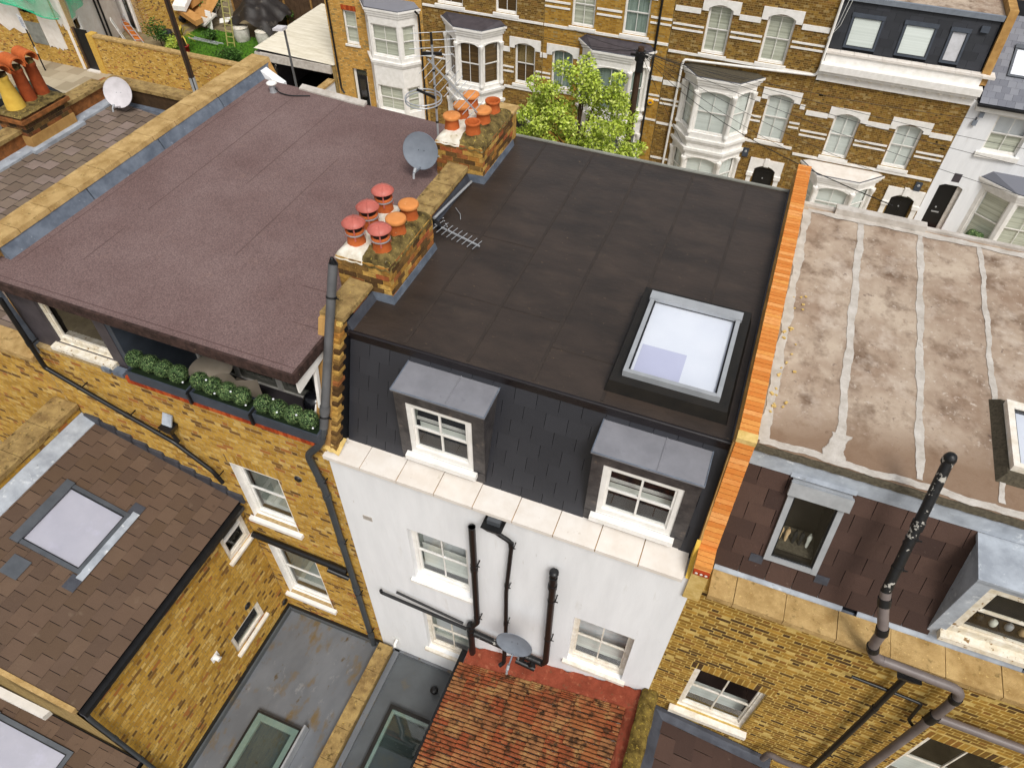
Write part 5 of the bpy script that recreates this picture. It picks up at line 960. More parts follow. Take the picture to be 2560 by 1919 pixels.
def bay(parent, pl, z0, z1, wins, m='white paint', roofm='dark cladding', columns=True, roofh=.2, sillz=None, back='blind', over=.09, cornice=True, split=.5, cols=(1, 2, 1)):
    """canted bay: pl = four plan points; wins = list of (z0,z1) rows"""
    p = [Vector((x, y, 0)) for x, y in pl]; body = MB(); frs = []
    for i in range(3):
        d = p[i+1]-p[i]; L_ = d.length; fr = Fr(p[i].x, p[i].y, math.degrees(math.atan2(d.y, d.x))); frs.append((fr, L_))
        mg = .10 if i == 1 else .16
        hs_ = [(mg, L_-mg, a, b) for a, b in wins]
        q = panel(fr, 0, L_, z0, z1, hs_, thick=.15); b0_ = len(body.v); body.v += q.v; body.f += [[b0_+k for k in f] for f in q.f]; body.t += q.t; body.sm += q.sm
    t = body.build('bay_window', mt(m), parent)
    for i, (fr, L_) in enumerate(frs):
        mg = .10 if i == 1 else .16
        for a, b in wins:
            if columns: hood(t, fr, mg, L_-mg, b+.01, w=.0, h=.16, drop=0, pr=.02, m=m, arch=.16 if i == 1 else .1, name='arch_head')
            sash(t, fr, mg, L_-mg, a, b, rec=.07, cols=cols[i], flat=True, m=m, sill=None, fw=.05, back=back, room='dark', split=split)
    c = (p[0]+p[3])/2; ex = lambda k, o: (p[k]-c)*(1+o)+c
    def ring(z, h, o, name, mm): MB().prism([(q.x, q.y if k in (1, 2) else YF, z) for k, q in enumerate(ex(k, o) for k in range(4))], (0,0,h)).build(name, mt(mm), t)
    for zz in (sillz or []): ring(zz, .12, .10, 'ledge', m); ring(zz-.10, .1, .05, 'ledge_moulding', m)
    if cornice: ring(z1-.12, .12, .05, 'cornice', m); ring(z1-.0, .12, .10, 'cornice', m); ring(z1+.12, .10, .15, 'cornice', m)
    o = .13; zt = z1+(.221 if cornice else 0); q = [ex(k, over+.02) for k in range(4)]
    mb = MB(); lowp = [(q[k].x, q[k].y if k in (1, 2) else YF, zt) for k in range(4)]; hi = [(p[0].x+.1, YF, zt+roofh), (p[3].x-.1, YF, zt+roofh)]
    mb.add(lowp+hi, [(0,1,4),(1,2,5,4),(2,3,5),(0,3,2,1)], .5); mb.build('bay_roof', mt(roofm), t)
    e = MB(); e.tube(lowp, .03, 6); e.build('roof_edge', mt('dark lead'), t)
    if columns:
        for k in range(4):
            for a, b in wins:
                cc = ex(k, .012 if k in (1, 2) else -.02); cc = Vector((cc.x, min(cc.y, YF-.08), 0)); zA, zB = a-.02, b-.05
                MB().lathe((cc.x,cc.y,0), [(.11,zA),(.11,zA+.1),(.085,zA+.13),(.08,zA+.2),(.072,zB-.3),(.08,zB-.28),(.11,zB-.14),(.12,zB-.12),(.12,zB)], 12).build('column', mt(m), t)
    return t
def house(label, x0, x1, ztop, brick, holes, mort='dark mortar', zb=.3):
    t = thing('terraced_house', ((x0+x1)/2, YF, GZ), label, 'house'); panel(FF, x0, x1, GZ, ztop, holes, thick=.3).build('wall', mt(mort if brick else 'white render'), t)
    if brick: brickwork(t, FF, x0+.004, x1-.004, zb, min(ztop, 9.5), brick, holes=holes, n=0, flem=True, proud=.001)
    b = MB(); b.box(x0, x1, YF+.31, YF+8, GZ, ztop-.02); b.build('body', mt(mort if brick else 'white render'), t)
    return t
# plain yellow brick house with white bay
hs_ = [(-21.06,-20.33,3.72,5.32), (-20.98,-20.15,GZ+.15,2.5)]
E0 = house('pale yellow brick house with plain white bay and black door', -22.0, -16.66, 9.0, 'pale yellow brick', hs_)
sash(E0, FF, *hs_[0], rec=.08, sill=(.06, .1, .07), back='shutter', cols=1, room=False)
for i in range(11): MB().fbox(FF, -21.1+i*.075, -21.1+i*.075+.064, 5.33, 5.56, -.02, .012).build('lintel_brick', mt('red brick'), E0)
dd = MB().fbox(FF, -20.85, -20.25, GZ+.15, 2.1, -.2, -.15).build('door', mt('black door'), E0); MB().fbox(FF, -20.98, -20.85, GZ+.15, 2.5, -.2, -.12).build('door_frame', mt('white paint'), dd); MB().fbox(FF, -20.85, -20.15, 2.12, 2.5, -.2, -.14).build('fanlight', mt('dark glass'), dd); MB().fbox(FF, -20.25, -20.15, GZ+.15, 2.12, -.2, -.12).build('door_frame', mt('white paint'), dd); MB().fbox(FF, -20.72, -20.38, .8, 1.9, -.15, -.14).build('door_panel', mt('dark glass'), dd)
bay(E0, [(-19.8,YF),(-19.2,30.75),(-17.6,30.75),(-16.95,YF)], GZ, 5.75, [(1.0,2.3),(3.75,5.25)], roofm='far slate', columns=False, sillz=[3.42], back='shutter', roofh=.25)
drainpipe('drainpipe', [(-21.80,31.4,8.0),(-21.78,31.4,1.3),(-21.6,31.35,1.1)], .05, 'black plastic', 'black downpipe at the left corner of the pale yellow brick house', (4.4,2.6), (), wall_y=31.5)
drainpipe('drainpipe', [(-16.85,31.15,5.95),(-16.80,31.38,5.7),(-16.78,31.38,0.5)], .045, 'black plastic', 'black downpipe right of the plain white bay', (4.2,), (), wall_y=31.5)
# dark brick house with arched white bay
hs_ = [(-15.85,-14.55,6.35,8.1), (-12.95,-11.92,6.38,8.1), (-11.98,-10.98,3.32,5.2)]
E1 = house('dark brown brick house with ornate white bay and dark blinds beside the pale yellow house', -16.65, -10.62, 9.4, 'dark stock brick', hs_)
for i, h_ in enumerate(hs_): sash(E1, FF, *h_, rec=.09, sill=(.1, .14, .08), back='wood blind', upper=.5, room='dark'); hood(E1, FF, h_[0], h_[1], h_[3]+.04)
bay(E1, [(-15.5,YF),(-14.55,30.6),(-13.3,30.6),(-12.6,YF)], GZ, 5.62, [(.5,2.1),(3.25,5.2)], sillz=[2.95,2.35], back='wood blind', roofm='dark cladding')
cut = [(h_[0]-.05, h_[1]+.05) for h_ in hs_]
band(E1, -16.6, -10.65, 6.2, .09, .06); band(E1, -16.6, -15.5, 4.05, .07); band(E1, -16.6, -15.5, 3.85, .07); band(E1, -12.6, -10.65, 4.05, .07, cuts=[cut[2]]); band(E1, -12.6, -10.65, 3.83, .07, cuts=[cut[2]]); band(E1, -12.6, -10.65, 4.85, .22, .05, cuts=[(cut[2][0]-.2, cut[2][1]+.2)]); band(E1, -12.5, -10.65, 3.1, .1, .06)
hood(E1, FF, -12.2, -11.3, 1.7, w=.25); MB().fbox(FF, -12.15, -11.35, GZ, 1.62, -.02, .01).build('door', mt('black door'), E1)
# golden brick house with dark bay roof
hs_ = [(-9.36,-8.33,6.33,8.1), (-7.06,-5.97,6.35,8.1), (-10.16,-9.15,3.42,5.18)]
E2 = house('golden brick house with ornate white bay half hidden by the street tree', -10.61, -5.0, 9.4, 'golden stock brick', hs_)
for i, h_ in enumerate(hs_): sash(E2, FF, *h_, rec=.09, sill=(.1, .14, .08), back='curtain' if i else 'shutter', room='dark'); hood(E2, FF, h_[0], h_[1], h_[3]+.04)
bay(E2, [(-8.75,YF),(-7.95,30.6),(-6.3,30.6),(-5.65,YF)], GZ, 5.65, [(.5,2.1),(3.2,5.2)], sillz=[2.8], back='curtain', roofm='dark cladding')
band(E2, -10.6, -5.0, 6.2, .1, .06); band(E2, -10.6, -5.0, 7.2, .08, cuts=[(-9.45,-8.25),(-7.15,-5.9)]); band(E2, -10.6, -5.0, 6.98, .07, cuts=[(-9.45,-8.25),(-7.15,-5.9)])
band(E2, -10.6, -8.8, 4.85, .2, .05, cuts=[(-10.4,-8.95)]); band(E2, -10.6, -8.8, 4.05, .07, cuts=[(-10.2,-9.1)]); band(E2, -10.6, -8.8, 3.85, .07, cuts=[(-10.2,-9.1)]); band(E2, -10.6, -8.8, 3.28, .09); band(E2, -5.65, -5.0, 4.7, .18); band(E2, -5.65, -5.0, 3.95, .07); band(E2, -5.65, -5.0, 3.75, .07); band(E2, -5.65, -5.0, 2.8, .08)
drainpipe('drainpipe', [(-5.52,31.42,9.2),(-5.55,31.42,.4)], .05, 'black plastic', 'tall black downpipe between the golden and dark brick houses', (7.0,4.5), (), wall_y=31.5)
t = thing('alarm_box', (-5.36,31.45,3.6), 'yellow hexagonal alarm box on the golden brick wall', 'alarm box'); MB().lathe((-5.36,31.48,3.62), [(.16,0),(.16,.06),(.13,.08)], 6, (0,-1,0)).build('case', mt('alarm yellow'), t); MB().fbox(Fr(-5.36,31.395), -.07, .07, 3.59, 3.65, 0, .006).build('lettering', mt('blue print'), t)
# dark brick house with big white bay
hs_ = [(-3.6,-2.62,6.1,8.0), (-1.24,-.18,6.12,8.0), (-.42,.66,2.85,4.92), (-.14,.78,GZ,1.66)]
E3 = house('dark brick house with large two-storey white bay and white drainpipe', -4.98, 1.2, 9.6, 'dark stock brick', hs_)
for i, h_ in enumerate(hs_[:3]): sash(E3, FF, *h_, rec=.09, sill=(.1, .14, .08), back='shutter' if i < 2 else 'blind', room=False); hood(E3, FF, h_[0], h_[1], h_[3]+.04)
bay(E3, [(-4.05,YF),(-3.3,30.6),(-1.7,30.6),(-.95,YF)], GZ, 5.3, [(.3,1.9),(3.05,4.95)], sillz=[2.68,2.2], back='blind', roofm='gravel felt', roofh=.12)
for z, h_ in ((7.7,.2),(7.1,.07),(6.9,.07)): band(E3, -4.95, 1.15, z, h_, cuts=[(-3.9,-2.35),(-1.5,.1)] if h_ > .1 else [(-3.66,-2.56),(-1.3,-.12)])
band(E3, -4.95, 1.15, 5.98, .09, .06); band(E3, -.95, 1.15, 4.6, .2, cuts=[(-.7,.95)]); band(E3, -.95, 1.15, 3.85, .07, cuts=[(-.48,.72)]); band(E3, -.95, 1.15, 3.65, .07, cuts=[(-.48,.72)]); band(E3, -.95, 1.15, 2.72, .1, .06); band(E3, -4.95, -4.1, 4.6, .2); band(E3, -4.95, -4.1, 3.85, .07); band(E3, -4.95, -4.1, 3.65, .07); band(E3, -4.95, -4.1, 2.72, .1); band(E3, -4.95, -4.1, 1.0, .09); band(E3, -.9, -.3, .6, .09); band(E3, .95, 1.15, .6, .09)
def front_door(parent, a, b, z1, glazed=True):
    d = MB().fbox(FF, a+.04, b-.04, GZ, z1-.25, -.22, -.16).build('door', mt('black door'), parent)
    for i in range(2):
        for j in range(2): s0 = a+.12+i*(b-a-.2)/2; MB().fbox(FF, s0, s0+(b-a)/2-.16, GZ+.2+j*.8, GZ+.85+j*.8, -.16, -.145).build('door_panel', mt('black door'), d)
    MB().fbox(FF, a+.04, b-.04, z1-.22, z1, -.22, -.18).build('fanlight', mt('dark glass'), d); MB().lathe(FF.P((a+b)/2, .95, -.16), [(.035,0),(.03,.03)], 10, (0,-1,0)).build('knocker', mt('aluminium'), d)
    hood(parent, FF, a, b, z1+.02, w=.28, h=.42, drop=.25, pr=.08, name='door_hood', arch=.2); MB().fbox(FF, (a+b)/2-.1, (a+b)/2+.1, z1, z1+.36, .0, .13).build('keystone', mt('white paint'), parent)
    for s0 in (a-.3, b+.02): MB().fbox(FF, s0, s0+.28, z1-.55, z1-.38, .0, .14).build('capital', mt('white paint'), parent); MB().fbox(FF, s0+.04, s0+.24, GZ, z1-.55, 0, .07).build('pilaster', mt('white paint'), parent)
front_door(E3, -.14, .78, 1.66)
drainpipe('drainpipe', [(1.25,31.38,9.2),(1.22,31.38,6.25),(1.15,31.38,6.0),(-4.2,31.36,5.76),(-4.25,31.36,5.5),(-4.3,31.36,.2)], .05, 'white paint', 'white drainpipe crossing the dark brick house above its bay', (4.0,), (), wall_y=31.5, rr=.12)
for x, z, lb in ((-.72,2.15,'small grey box on the dark brick wall above the white bay sill'),(6.62,2.12,'small grey box on the brick wall above the door beside the white house')):
    t = thing('alarm_box', (x,31.45,z), lb, 'alarm box'); MB().fbox(FF, x-.13, x+.13, z-.2, z+.2, 0, .08).build('case', mt('anthracite'), t); MB().lathe(FF.P(x, z+.06, .08), [(.06,0),(.05,.01)], 12, (0,-1,0)).build('emblem', mt('aluminium'), t)
# brick house with black mansard
hs_ = [(2.42,3.44,2.68,4.6), (4.86,5.88,2.72,4.62), (5.8,6.75,GZ,1.6)]
E4 = house('brick house with black slate mansard, three roof windows and white cornice', 1.21, 7.06, 6.6, 'dark stock brick', hs_)
for i, h_ in enumerate(hs_[:2]): sash(E4, FF, *h_, rec=.09, sill=(.1, .14, .08), back='blind', room=False); hood(E4, FF, h_[0], h_[1], h_[3]+.04)
front_door(E4, 5.8, 6.75, 1.6)
bay(E4, [(1.9,YF),(2.6,30.6),(4.15,30.6),(5.0,YF)], GZ, 2.05, [(.2,1.72)], back='blind', roofm='cream stone', roofh=.1)
band(E4, 1.25, 7.0, 4.4, .2, cuts=[(2.15,3.7),(4.6,6.15)]); band(E4, 1.25, 7.0, 3.6, .07, cuts=[(2.36,3.5),(4.8,5.94)]); band(E4, 1.25, 7.0, 3.4, .07, cuts=[(2.36,3.5),(4.8,5.94)]); band(E4, 1.25, 7.0, 2.5, .1, .06)
for z, h_, pr in ((5.98,.3,.10),(6.22,.16,.22),(6.42,.26,.34)): MB().fbox(FF, 1.21, 7.04+pr*.3, z-h_/2, z+h_/2, -.02, pr).build('cornice', mt('white paint'), E4)
for i in range(13): MB().fbox(FF, 1.45+i*.43, 1.45+i*.43+.14, 6.08, 6.15, .1, .2).build('dentil', mt('old white paint'), E4)
MB().fbox(FF, 1.3, 7.0, 6.55, 6.9, -.25, .02).build('parapet', mt('white paint'), E4)
for i in range(11): MB().fbox(FF, 1.25+i*.53, 1.25+i*.53+.52, 6.9, 6.98, -.3, .08).build('coping_stone', mt('cream stone'), E4)
mv = Vector((0,.42,1.75)).normalized(); mo = Vector((1.3,31.72,7.0)); n4 = Vector((1,0,0)).cross(mv)
MB().prism([(1.25,31.70,6.8),(1.25,32.12,8.75),(1.25,36,8.75),(1.25,36,6.8)], (5.65,0,0)).build('mansard_base', mt('slate base'), E4)
sw = [(.50,1.68,.1,1.32), (2.4,3.58,.1,1.32), (4.03,4.7,.1,1.32)]
slates(E4, mo, (1,0,0), mv, 5.55, 1.78, 'black far slate', .5, .3, .01, holes=sw, gap=.008)
for a, b, c, e in sw: roof_window(E4, mo+Vector((a,0,0))+mv*c, (1,0,0), mv, b-a, e-c, m='anthracite', lift=.07, fw=.08, inner=None, gl='glass'); MB().quad(*[mo+Vector((q,0,0))+mv*r+n4*.02 for q, r in ((a+.05,c+.05),(b-.05,c+.05),(b-.05,e-.1),(a+.05,e-.1))]).build('blind', mt('blind' if b-a > 1 else 'dish white'), E4)
MB().box(1.3, 6.9, 32.05, 35.9, 8.75, 8.85).build('roof_felt', mt('bitumen paint'), E4); MB().box(1.3, 6.9, 31.98, 32.1, 8.70, 8.88).build('roof_kerb', mt('dish grey'), E4); MB().obox(mo+Vector((4.98,-.06,0))+mv*1.3, (.28,0,0), mv*.22, (0,-.08,.02)).build('tile_vent', mt('anthracite'), E4)
MB().prism([(6.92,31.5,6.6),(6.92,32.0,9.1),(6.92,35.8,9.1),(6.92,35.8,6)], (.3,0,0)).build('parapet_wall', mt('tan stone'), E4); MB().fbox(FF, 6.95, 7.4, 6.88, 6.97, -.4, .1).build('coping_stone', mt('cream stone'), E4)
# white rendered house
hs_ = [(8.16,9.45,4.1,5.62), (7.38,8.3,GZ+.5,2.45)]
E5 = house('white rendered house with grey slate roof and black arched door at the right edge', 7.07, 13.0, 6.0, None, hs_)
sash(E5, FF, *hs_[0], rec=.1, sill=(.15, .2, .1), back='shutter', upper=.5, room='dark')
d = MB().fbox(FF, 7.4, 8.1, GZ+.5, 2.45, -.25, -.18).build('door', mt('black door'), E5); MB().fbox(FF, 8.1, 8.3, GZ+.5, 2.45, -.25, -.1).build('door_frame', mt('pale paint'), d); MB().lathe(FF.P(7.7,1.25,-.18), [(.04,0),(.03,.03)], 10, (0,-1,0)).build('knocker', mt('aluminium'), d); MB().fbox(FF, 7.6, 7.9, 1.0, 1.06, -.18, -.16).build('letterbox', mt('aluminium'), d); MB().fbox(FF, 7.35, 8.3, GZ, GZ+.5, -.2, .3).build('door_step', mt('red brick'), E5)
hood(E5, FF, 7.38, 8.3, 2.5, w=.02, h=.2, drop=.0, pr=.004, m='white render', arch=.15, name='door_arch')
MB().fbox(FF, 7.72, 8.02, 2.62, 3.0, -.01, .012).build('plaque', mt('dark cladding'), E5)
bay(E5, [(8.9,YF),(10.1,30.65),(11.6,30.65),(12.6,YF)], GZ, 2.85, [(.3,2.6)], columns=False, roofm='far slate', roofh=.3, back='shutter', cols=(1, 2, 1))
ev = Vector((0,1.6,1.5)).normalized(); eo = Vector((7.25,31.25,6.05)); MB().prism([(7.22,31.3,6.0),(7.22,34.3,8.8),(7.22,34.3,6)], (5.7,0,0)).build('roof_base', mt('slate base'), E5)
slates(E5, eo, (1,0,0), ev, 4.2, 3.4, 'far slate', .3, .25, .008, holes=[(.62,1.7,1.15,2.35),(.8,1.9,2.9,3.5)], gap=.006)
roof_window(E5, eo+Vector((.62,0,0))+ev*1.15, (1,0,0), ev, 1.08, 1.2, m='anthracite', inner='pale sky reflection', depth=-.045)
roof_window(E5, eo+Vector((.8,0,0))+ev*2.9, (1,0,0), ev, 1.1, 1.0, m='anthracite', inner='pale sky reflection', depth=-.045)
MB().box(7.2, 13, 31.12, 31.26, 5.96, 6.04).build('gutter', mt('black plastic'), E5); MB().fbox(FF, 7.25, 13, 5.72, 5.94, 0, .2).build('fascia', mt('white paint'), E5)
for i, z in enumerate((5.55, 5.2)): t = thing('security_light', (7.55-.1*i,31.4,z), ['upper','lower'][i]+' small grey floodlight on the corner of the white house', 'lamp'); MB().fbox(FF, 7.48-.1*i, 7.64-.1*i, z-.1, z+.1, .05, .12).build('lamp_head', mt('dish grey'), t); MB().fbox(FF, 7.54-.1*i, 7.58-.1*i, z+.1, z+.2, 0, .09).build('bracket', mt('dark grey metal'), t)
for i, (x, y) in enumerate(((9.35,30.9),(9.55,30.75))):
    rg2 = random.Random(i+70); t = thing('potted_bush', (x,y,.2), ['left','right'][i]+' dark clipped ball bush under the bay window of the white house', 'bush'); leafball((x,y,.75), .24, 500, .05, rg2).build('foliage', mt('topiary leaf'), t); MB().lathe((x,y,.1), [(.14,0),(.18,.35)], 14).build('pot', mt('anthracite'), t)
# ---------------------------------------------------------------- street tree, poles, wires, lamp
rg = random.Random(11)
TR = thing('street_tree', (-7.6,27.3,GZ), 'bright lime green street tree in front of the golden brick house', 'tree')
tk = MB(); tk.tube([(-7.6,27.3,GZ),(-7.55,27.3,1.2),(-7.6,27.25,2.6),(-7.5,27.3,4.4),(-7.45,27.3,5.8)], .13, 12, r2=.03); tk.build('trunk', mt('bark'), TR)
cl = [(-7.5,27.3,5.6,.75,1.0),(-6.6,27.2,4.9,1.0,.95),(-8.6,27.2,4.6,1.0,.9),(-9.5,27.3,4.0,.75,.8),(-9.3,27.0,2.9,.9,.8),(-8.2,26.9,3.4,1.1,.9),(-7.0,26.9,3.6,1.1,.9),(-5.9,27.2,3.9,.8,.8),(-5.8,27.0,2.9,.9,.8),(-7.4,26.8,2.4,1.2,.8),(-8.7,26.9,2.0,.9,.7),(-6.3,26.9,2.0,.9,.7),(-9.9,27.1,3.2,.5,.5),(-7.1,27.3,6.3,.4,.55),(-8.9,27.2,5.4,.45,.6),(-6.2,27.3,5.7,.45,.6),(-5.2,27.2,1.6,.45,.5),(-5.35,27.2,3.4,.4,.5)]
lf = MB()
for x, y, z, r, h in cl:
    MB().tube([(-7.55,27.3,min(z-.6,3.6)*.75),((x-7.55)/2,y,z-.5),(x,y,z)], .045, 7, r2=.012).build('limb', mt('bark'), TR)
    for k in range(int(9*r*h)+3):
        d = Vector((rg.gauss(0,.5), rg.gauss(0,.5), rg.gauss(0,.5))); foliage(lf, (x+d.x*r, y+d.y*r, z+d.z*h), (.36,.36,.32), 185, .125, rg)
lf.build('crown', mt('leaf'), TR)
for k in range(18): foliage(lf2 := MB(), (-7.6+rg.gauss(0,1.3), 27.1+rg.gauss(0,.4), rg.uniform(1.4,5)), (.25,.25,.2), 60, .13, rg) if False else None
tp = at('B', 1975, 290, 'y', 28.3); PX, PZ = tp.x, tp.z
TP = thing('telegraph_pole', (PX,28.3,GZ), 'dark wooden telegraph pole with a fan of wires, beside the street tree', 'telegraph pole'); MB().tube([(PX,28.3,GZ),(PX,28.3,PZ)], .16, 14, r2=.12).build('shaft', mt('pole wood'), TP)
b = MB(); b.tube([(PX,28.3,PZ-.5),(PX,28.3,PZ-.15)], .2, 12); b.box(PX-.35, PX+.35, 28.1, 28.18, PZ-.3, PZ-.22); b.box(PX-.05, PX+.2, 28.08, 28.2, PZ-.9, PZ-.5); b.build('cable_ring', mt('wire black'), TP)
for k in range(8): a = k*.785; MB().beam((PX+.1*math.cos(a),28.3+.1*math.sin(a),PZ-.2), (PX+.28*math.cos(a),28.3+.28*math.sin(a),PZ-.12), .02, .02).build('hook', mt('dark grey metal'), TP)
for k in range(7): MB().beam((PX+(-1)**k*.1,28.2,2.0+k*.45), (PX+(-1)**k*.26,28.2,2.0+k*.45), .02, .02).build('step_iron', mt('dark grey metal'), TP)
def wire(a, b, sag, lb, m='wire black', r=.009, n=14):
    a, b = Vector(a), Vector(b); tag(MB().tube([a.lerp(b, k/n)-Vector((0,0,sag*4*(k/n)*(1-k/n))) for k in range(n+1)], r, 5).build('telephone_wire', mt(m)), lb, 'wire', 'telephone wires from the pole')
top = (PX, 28.2, PZ-.12)
for (x, y, z, s_, lb) in ((7.4,31.3,5.4,.25,'thin telephone wire ending at the corner of the white house'),(13,31.3,4.6,.35,'thin telephone wire running to the far right above the white house door'),(14,29,3.4,.4,'lowest long wire sweeping right across the front of the white house'),(14,27.5,5.5,.4,'long thin wire passing right in front of the black mansard house windows'),(5,31.4,2.4,.3,'thin wire dropping to the bay of the black mansard house'),(1.2,31.4,2.6,.25,'thin wire running to the right end of the large white bay house'),(-.9,31.3,5.4,.12,'short wire running to the large white bay roof'),(-10.6,31.4,5.6,.15,'thin wire running left to the dark brown brick house'),(-12.7,31.4,5.9,.2,'thin wire running left to the ornate bay with black blinds'),(2.2,11.5,12.3,.5,'long wire crossing the street towards the stained pale roof'),(-9.2,31.4,6.2,.1,'short wire reaching the upper golden brick wall'),(-3.2,31.4,1.5,.1,'short steep wire dropping to the ground floor of the large white bay')):
    wire(top, (x,y,z), s_, lb)
for k in range(2): tag(MB().tube([(1.5+k*.12,31.3,9.2),(1.35+k*.1,31.35,8.0),(1.15,31.4,7.45)], .012, 5).build('cable', mt('wire white')), ['left','right'][k]+' white cable hanging down beside the black mansard', 'cable')
lp = at('A', 1200, 545, 'y', 28.6)
LP = thing('telegraph_pole', (lp.x,28.6,GZ), 'brown wooden pole standing before the garden wall at upper left', 'telegraph pole'); MB().tube([(lp.x,28.6,GZ),(lp.x,28.6,10.5)], .15, 14, r2=.12).build('shaft', mt('pole wood'), LP); MB().tube([(lp.x,28.6,GZ),(lp.x,28.6,GZ+2.2)], .16, 14).build('base_sleeve', mt('grey metal'), LP); MB().box(lp.x+.1, lp.x+.13, 28.45, 28.5, GZ, 8).build('cable_guard', mt('wire black'), LP)
la = at('A', 1745, 175, 'y', 28.2)
SL = thing('street_lamp', (la.x,28.2,GZ), 'grey street lamp with flat head in front of the corrugated garage roof', 'street lamp'); MB().tube([(la.x,28.2,GZ),(la.x,28.2,la.z)], .07, 12, r2=.05).build('column', mt('grey pipe'), SL); MB().hexa([(la.x-.35,27.8,la.z-.02),(la.x+.12,27.9,la.z-.02),(la.x+.12,28.3,la.z-.02),(la.x-.35,28.25,la.z-.02),(la.x-.35,27.8,la.z+.08),(la.x+.12,27.9,la.z+.1),(la.x+.12,28.3,la.z+.1),(la.x-.35,28.25,la.z+.08)]).build('lamp_head', mt('dish white'), SL); MB().tube([(la.x,28.2,GZ),(la.x,28.2,GZ+1.3)], .1, 12).build('base', mt('grey pipe'), SL)
# ---------------------------------------------------------------- garage with corrugated roof
GG = thing('garage', (-24.6,32,GZ), 'open garage with white corrugated roof beside the pale yellow house', 'garage')
pw_ = MB()
n = 150; prof = [(31.5+6.8*k/n, 2.42+.03*math.sin(k*1.05*2)) for k in range(n+1)]
vs = [(x, y, z+(.12 if x < -25 else 0)) for x in (-27.0,-22.1) for y, z in prof]; pw_.add(vs, [(k, n+1+k, n+2+k, k+1) for k in range(n)], .5, True); pw_.build('corrugated_roof', mt('corrugated white'), GG)
MB().box(-27.0, -22.3, 31.45, 31.6, 1.95, 2.36).build('fascia', mt('pale paint'), GG); MB().box(-26.9, -26.7, 31.5, 38.3, GZ, 2.4).build('side_wall', mt('dark cladding'), GG); MB().box(-26.9, -22.1, 38.2, 38.4, GZ, 2.4).build('back_wall', mt('dark interior'), GG); MB().box(-22.3, -22.1, 31.6, 38.3, GZ, 2.35).build('side_wall', mt('dark mortar'), GG); MB().box(-26.9, -22.1, 31.7, 38.2, GZ, GZ+.02).build('floor', mt('dark interior'), GG)
for x in (-26.6,-25.9): MB().box(x, x+.12, 31.5, 31.6, GZ, 1.95).build('door_post', mt('flaking black'), GG)
YWL = thing('garden_wall', (-22.2,30.6,GZ), 'short white rendered wall with brick coping beside the garage opening', 'wall'); MB().box(-22.5, -22.2, 29.6, 31.48, GZ, 1.6).build('wall_core', mt('white render'), YWL); MB().box(-22.55, -22.15, 29.5, 31.46, 1.6, 1.7).build('coping', mt('weathered coping'), YWL)
t = thing('rubbish_bin', (-21.3,30.6,GZ), 'grey plastic bin lid by the black door of the pale yellow house', 'bin'); MB().lathe((-21.3,30.6,GZ), [(.28,0),(.32,.9)], 18).build('body', mt('dish grey'), t); MB().lathe((-21.3,30.6,GZ+.9), [(.36,0),(.36,.05),(.2,.12),(.004,.13)], 18).build('lid', mt('dish white'), t)
# ---------------------------------------------------------------- garden wall, gate, garden
gw = Fr(-38.0, 30.75, 0); GW = thing('garden_wall', (-33,30.8,GZ), 'long yellow brick garden wall with sandy coping across the street', 'wall')
MB().fbox(gw, 0, 11.0, GZ, 1.72, -.25, 0).build('wall_core', mt('mortar'), GW); brickwork(GW, gw, 0, 11.0, GZ+.05, 1.7, 'yellow stock brick', n=140)
for i in range(22): MB().fbox(gw, i*.5, i*.5+.49, 1.72, 1.82, -.30, .05).build('coping_stone', mt('weathered coping'), GW)
MB().fbox(gw, -.1, .35, GZ, 1.85, -.4, .06).build('pier', mt('yellow stock brick'), GW)
GT = thing('garden_gate', (-38.5,30.75,GZ), 'tall black garden gate at the end of the yellow brick wall', 'gate'); 
for i in range(7): MB().fbox(gw, -.95+i*.125, -.95+i*.125+.12, GZ+.08, 2.0, -.1, -.05).build('board', mt('black door'), GT)
MB().fbox(gw, -1.08, -.96, GZ, 2.05, -.15, 0).build('post', mt('fence wood'), GT); MB().fbox(gw, -1.0, -.06, GZ, GZ+.08, -.3, .2).build('threshold', mt('cream stone'), GT)
NH = thing('house_under_repair', (-43,31,GZ), 'partly plastered brick house wrapped in green debris netting at upper left', 'house')
fn = Fr(-52, 30.75, 0); nh = [(9.3,10.5,1.9,2.55)]
panel(fn, 0, 12.9, GZ, 7, nh, thick=.3).build('wall', mt('mortar'), NH); brickwork(NH, fn, 2, 12.9, GZ, 2.4, 'yellow stock brick', n=60)
rg3 = random.Random(3)
def plaster(s0, s1, z0, z1, jag): 
    top_ = [(s1, z1), (s0, z1)]; low = [(s0+(s1-s0)*k/14, z0+jag*rg3.uniform(-1, 1)*.5) for k in range(15)]; MB().prism([fn.P(a, z, .035) for a, z in low+top_], fn.n*-.04).build('plaster', mt('cream stone'), NH)
plaster(2, 9.25, 1.1, 7, .7); plaster(10.55, 11.95, .6, 7, .2); plaster(12.1, 12.85, 2.0, 7, .4); plaster(9.25, 10.55, 2.6, 7, .0)
MB().fbox(fn, 9.3, 10.5, .65, 1.9, -.02, .03).build('boarding', mt('grey stone tile'), NH); MB().fbox(fn, 9.3, 10.5, 1.9, 2.55, -.25, -.2).build('dark_opening', mt('dark interior'), NH)
MB().grid(lambda u, v: fn.P(12.9*u, 2.75+(.25*abs(math.sin(u*7)))*(1-v)+(4.3*v)-.25*math.exp(-((u-.97)/.1)**2)*(1-v), .5+.12*math.sin(u*37+v*5)+.08*math.sin(v*19+u*11)), 60, 20).build('debris_netting', mt('green net'), NH)
tb = MB(); tb.tube([fn.P(12.9*u, 2.75+.25*abs(math.sin(u*7))-.25*math.exp(-((u-.97)/.1)**2), .52) for u in [k/40 for k in range(41)]], .05, 6); tb.build('netting_hem', mt('green net'), NH)
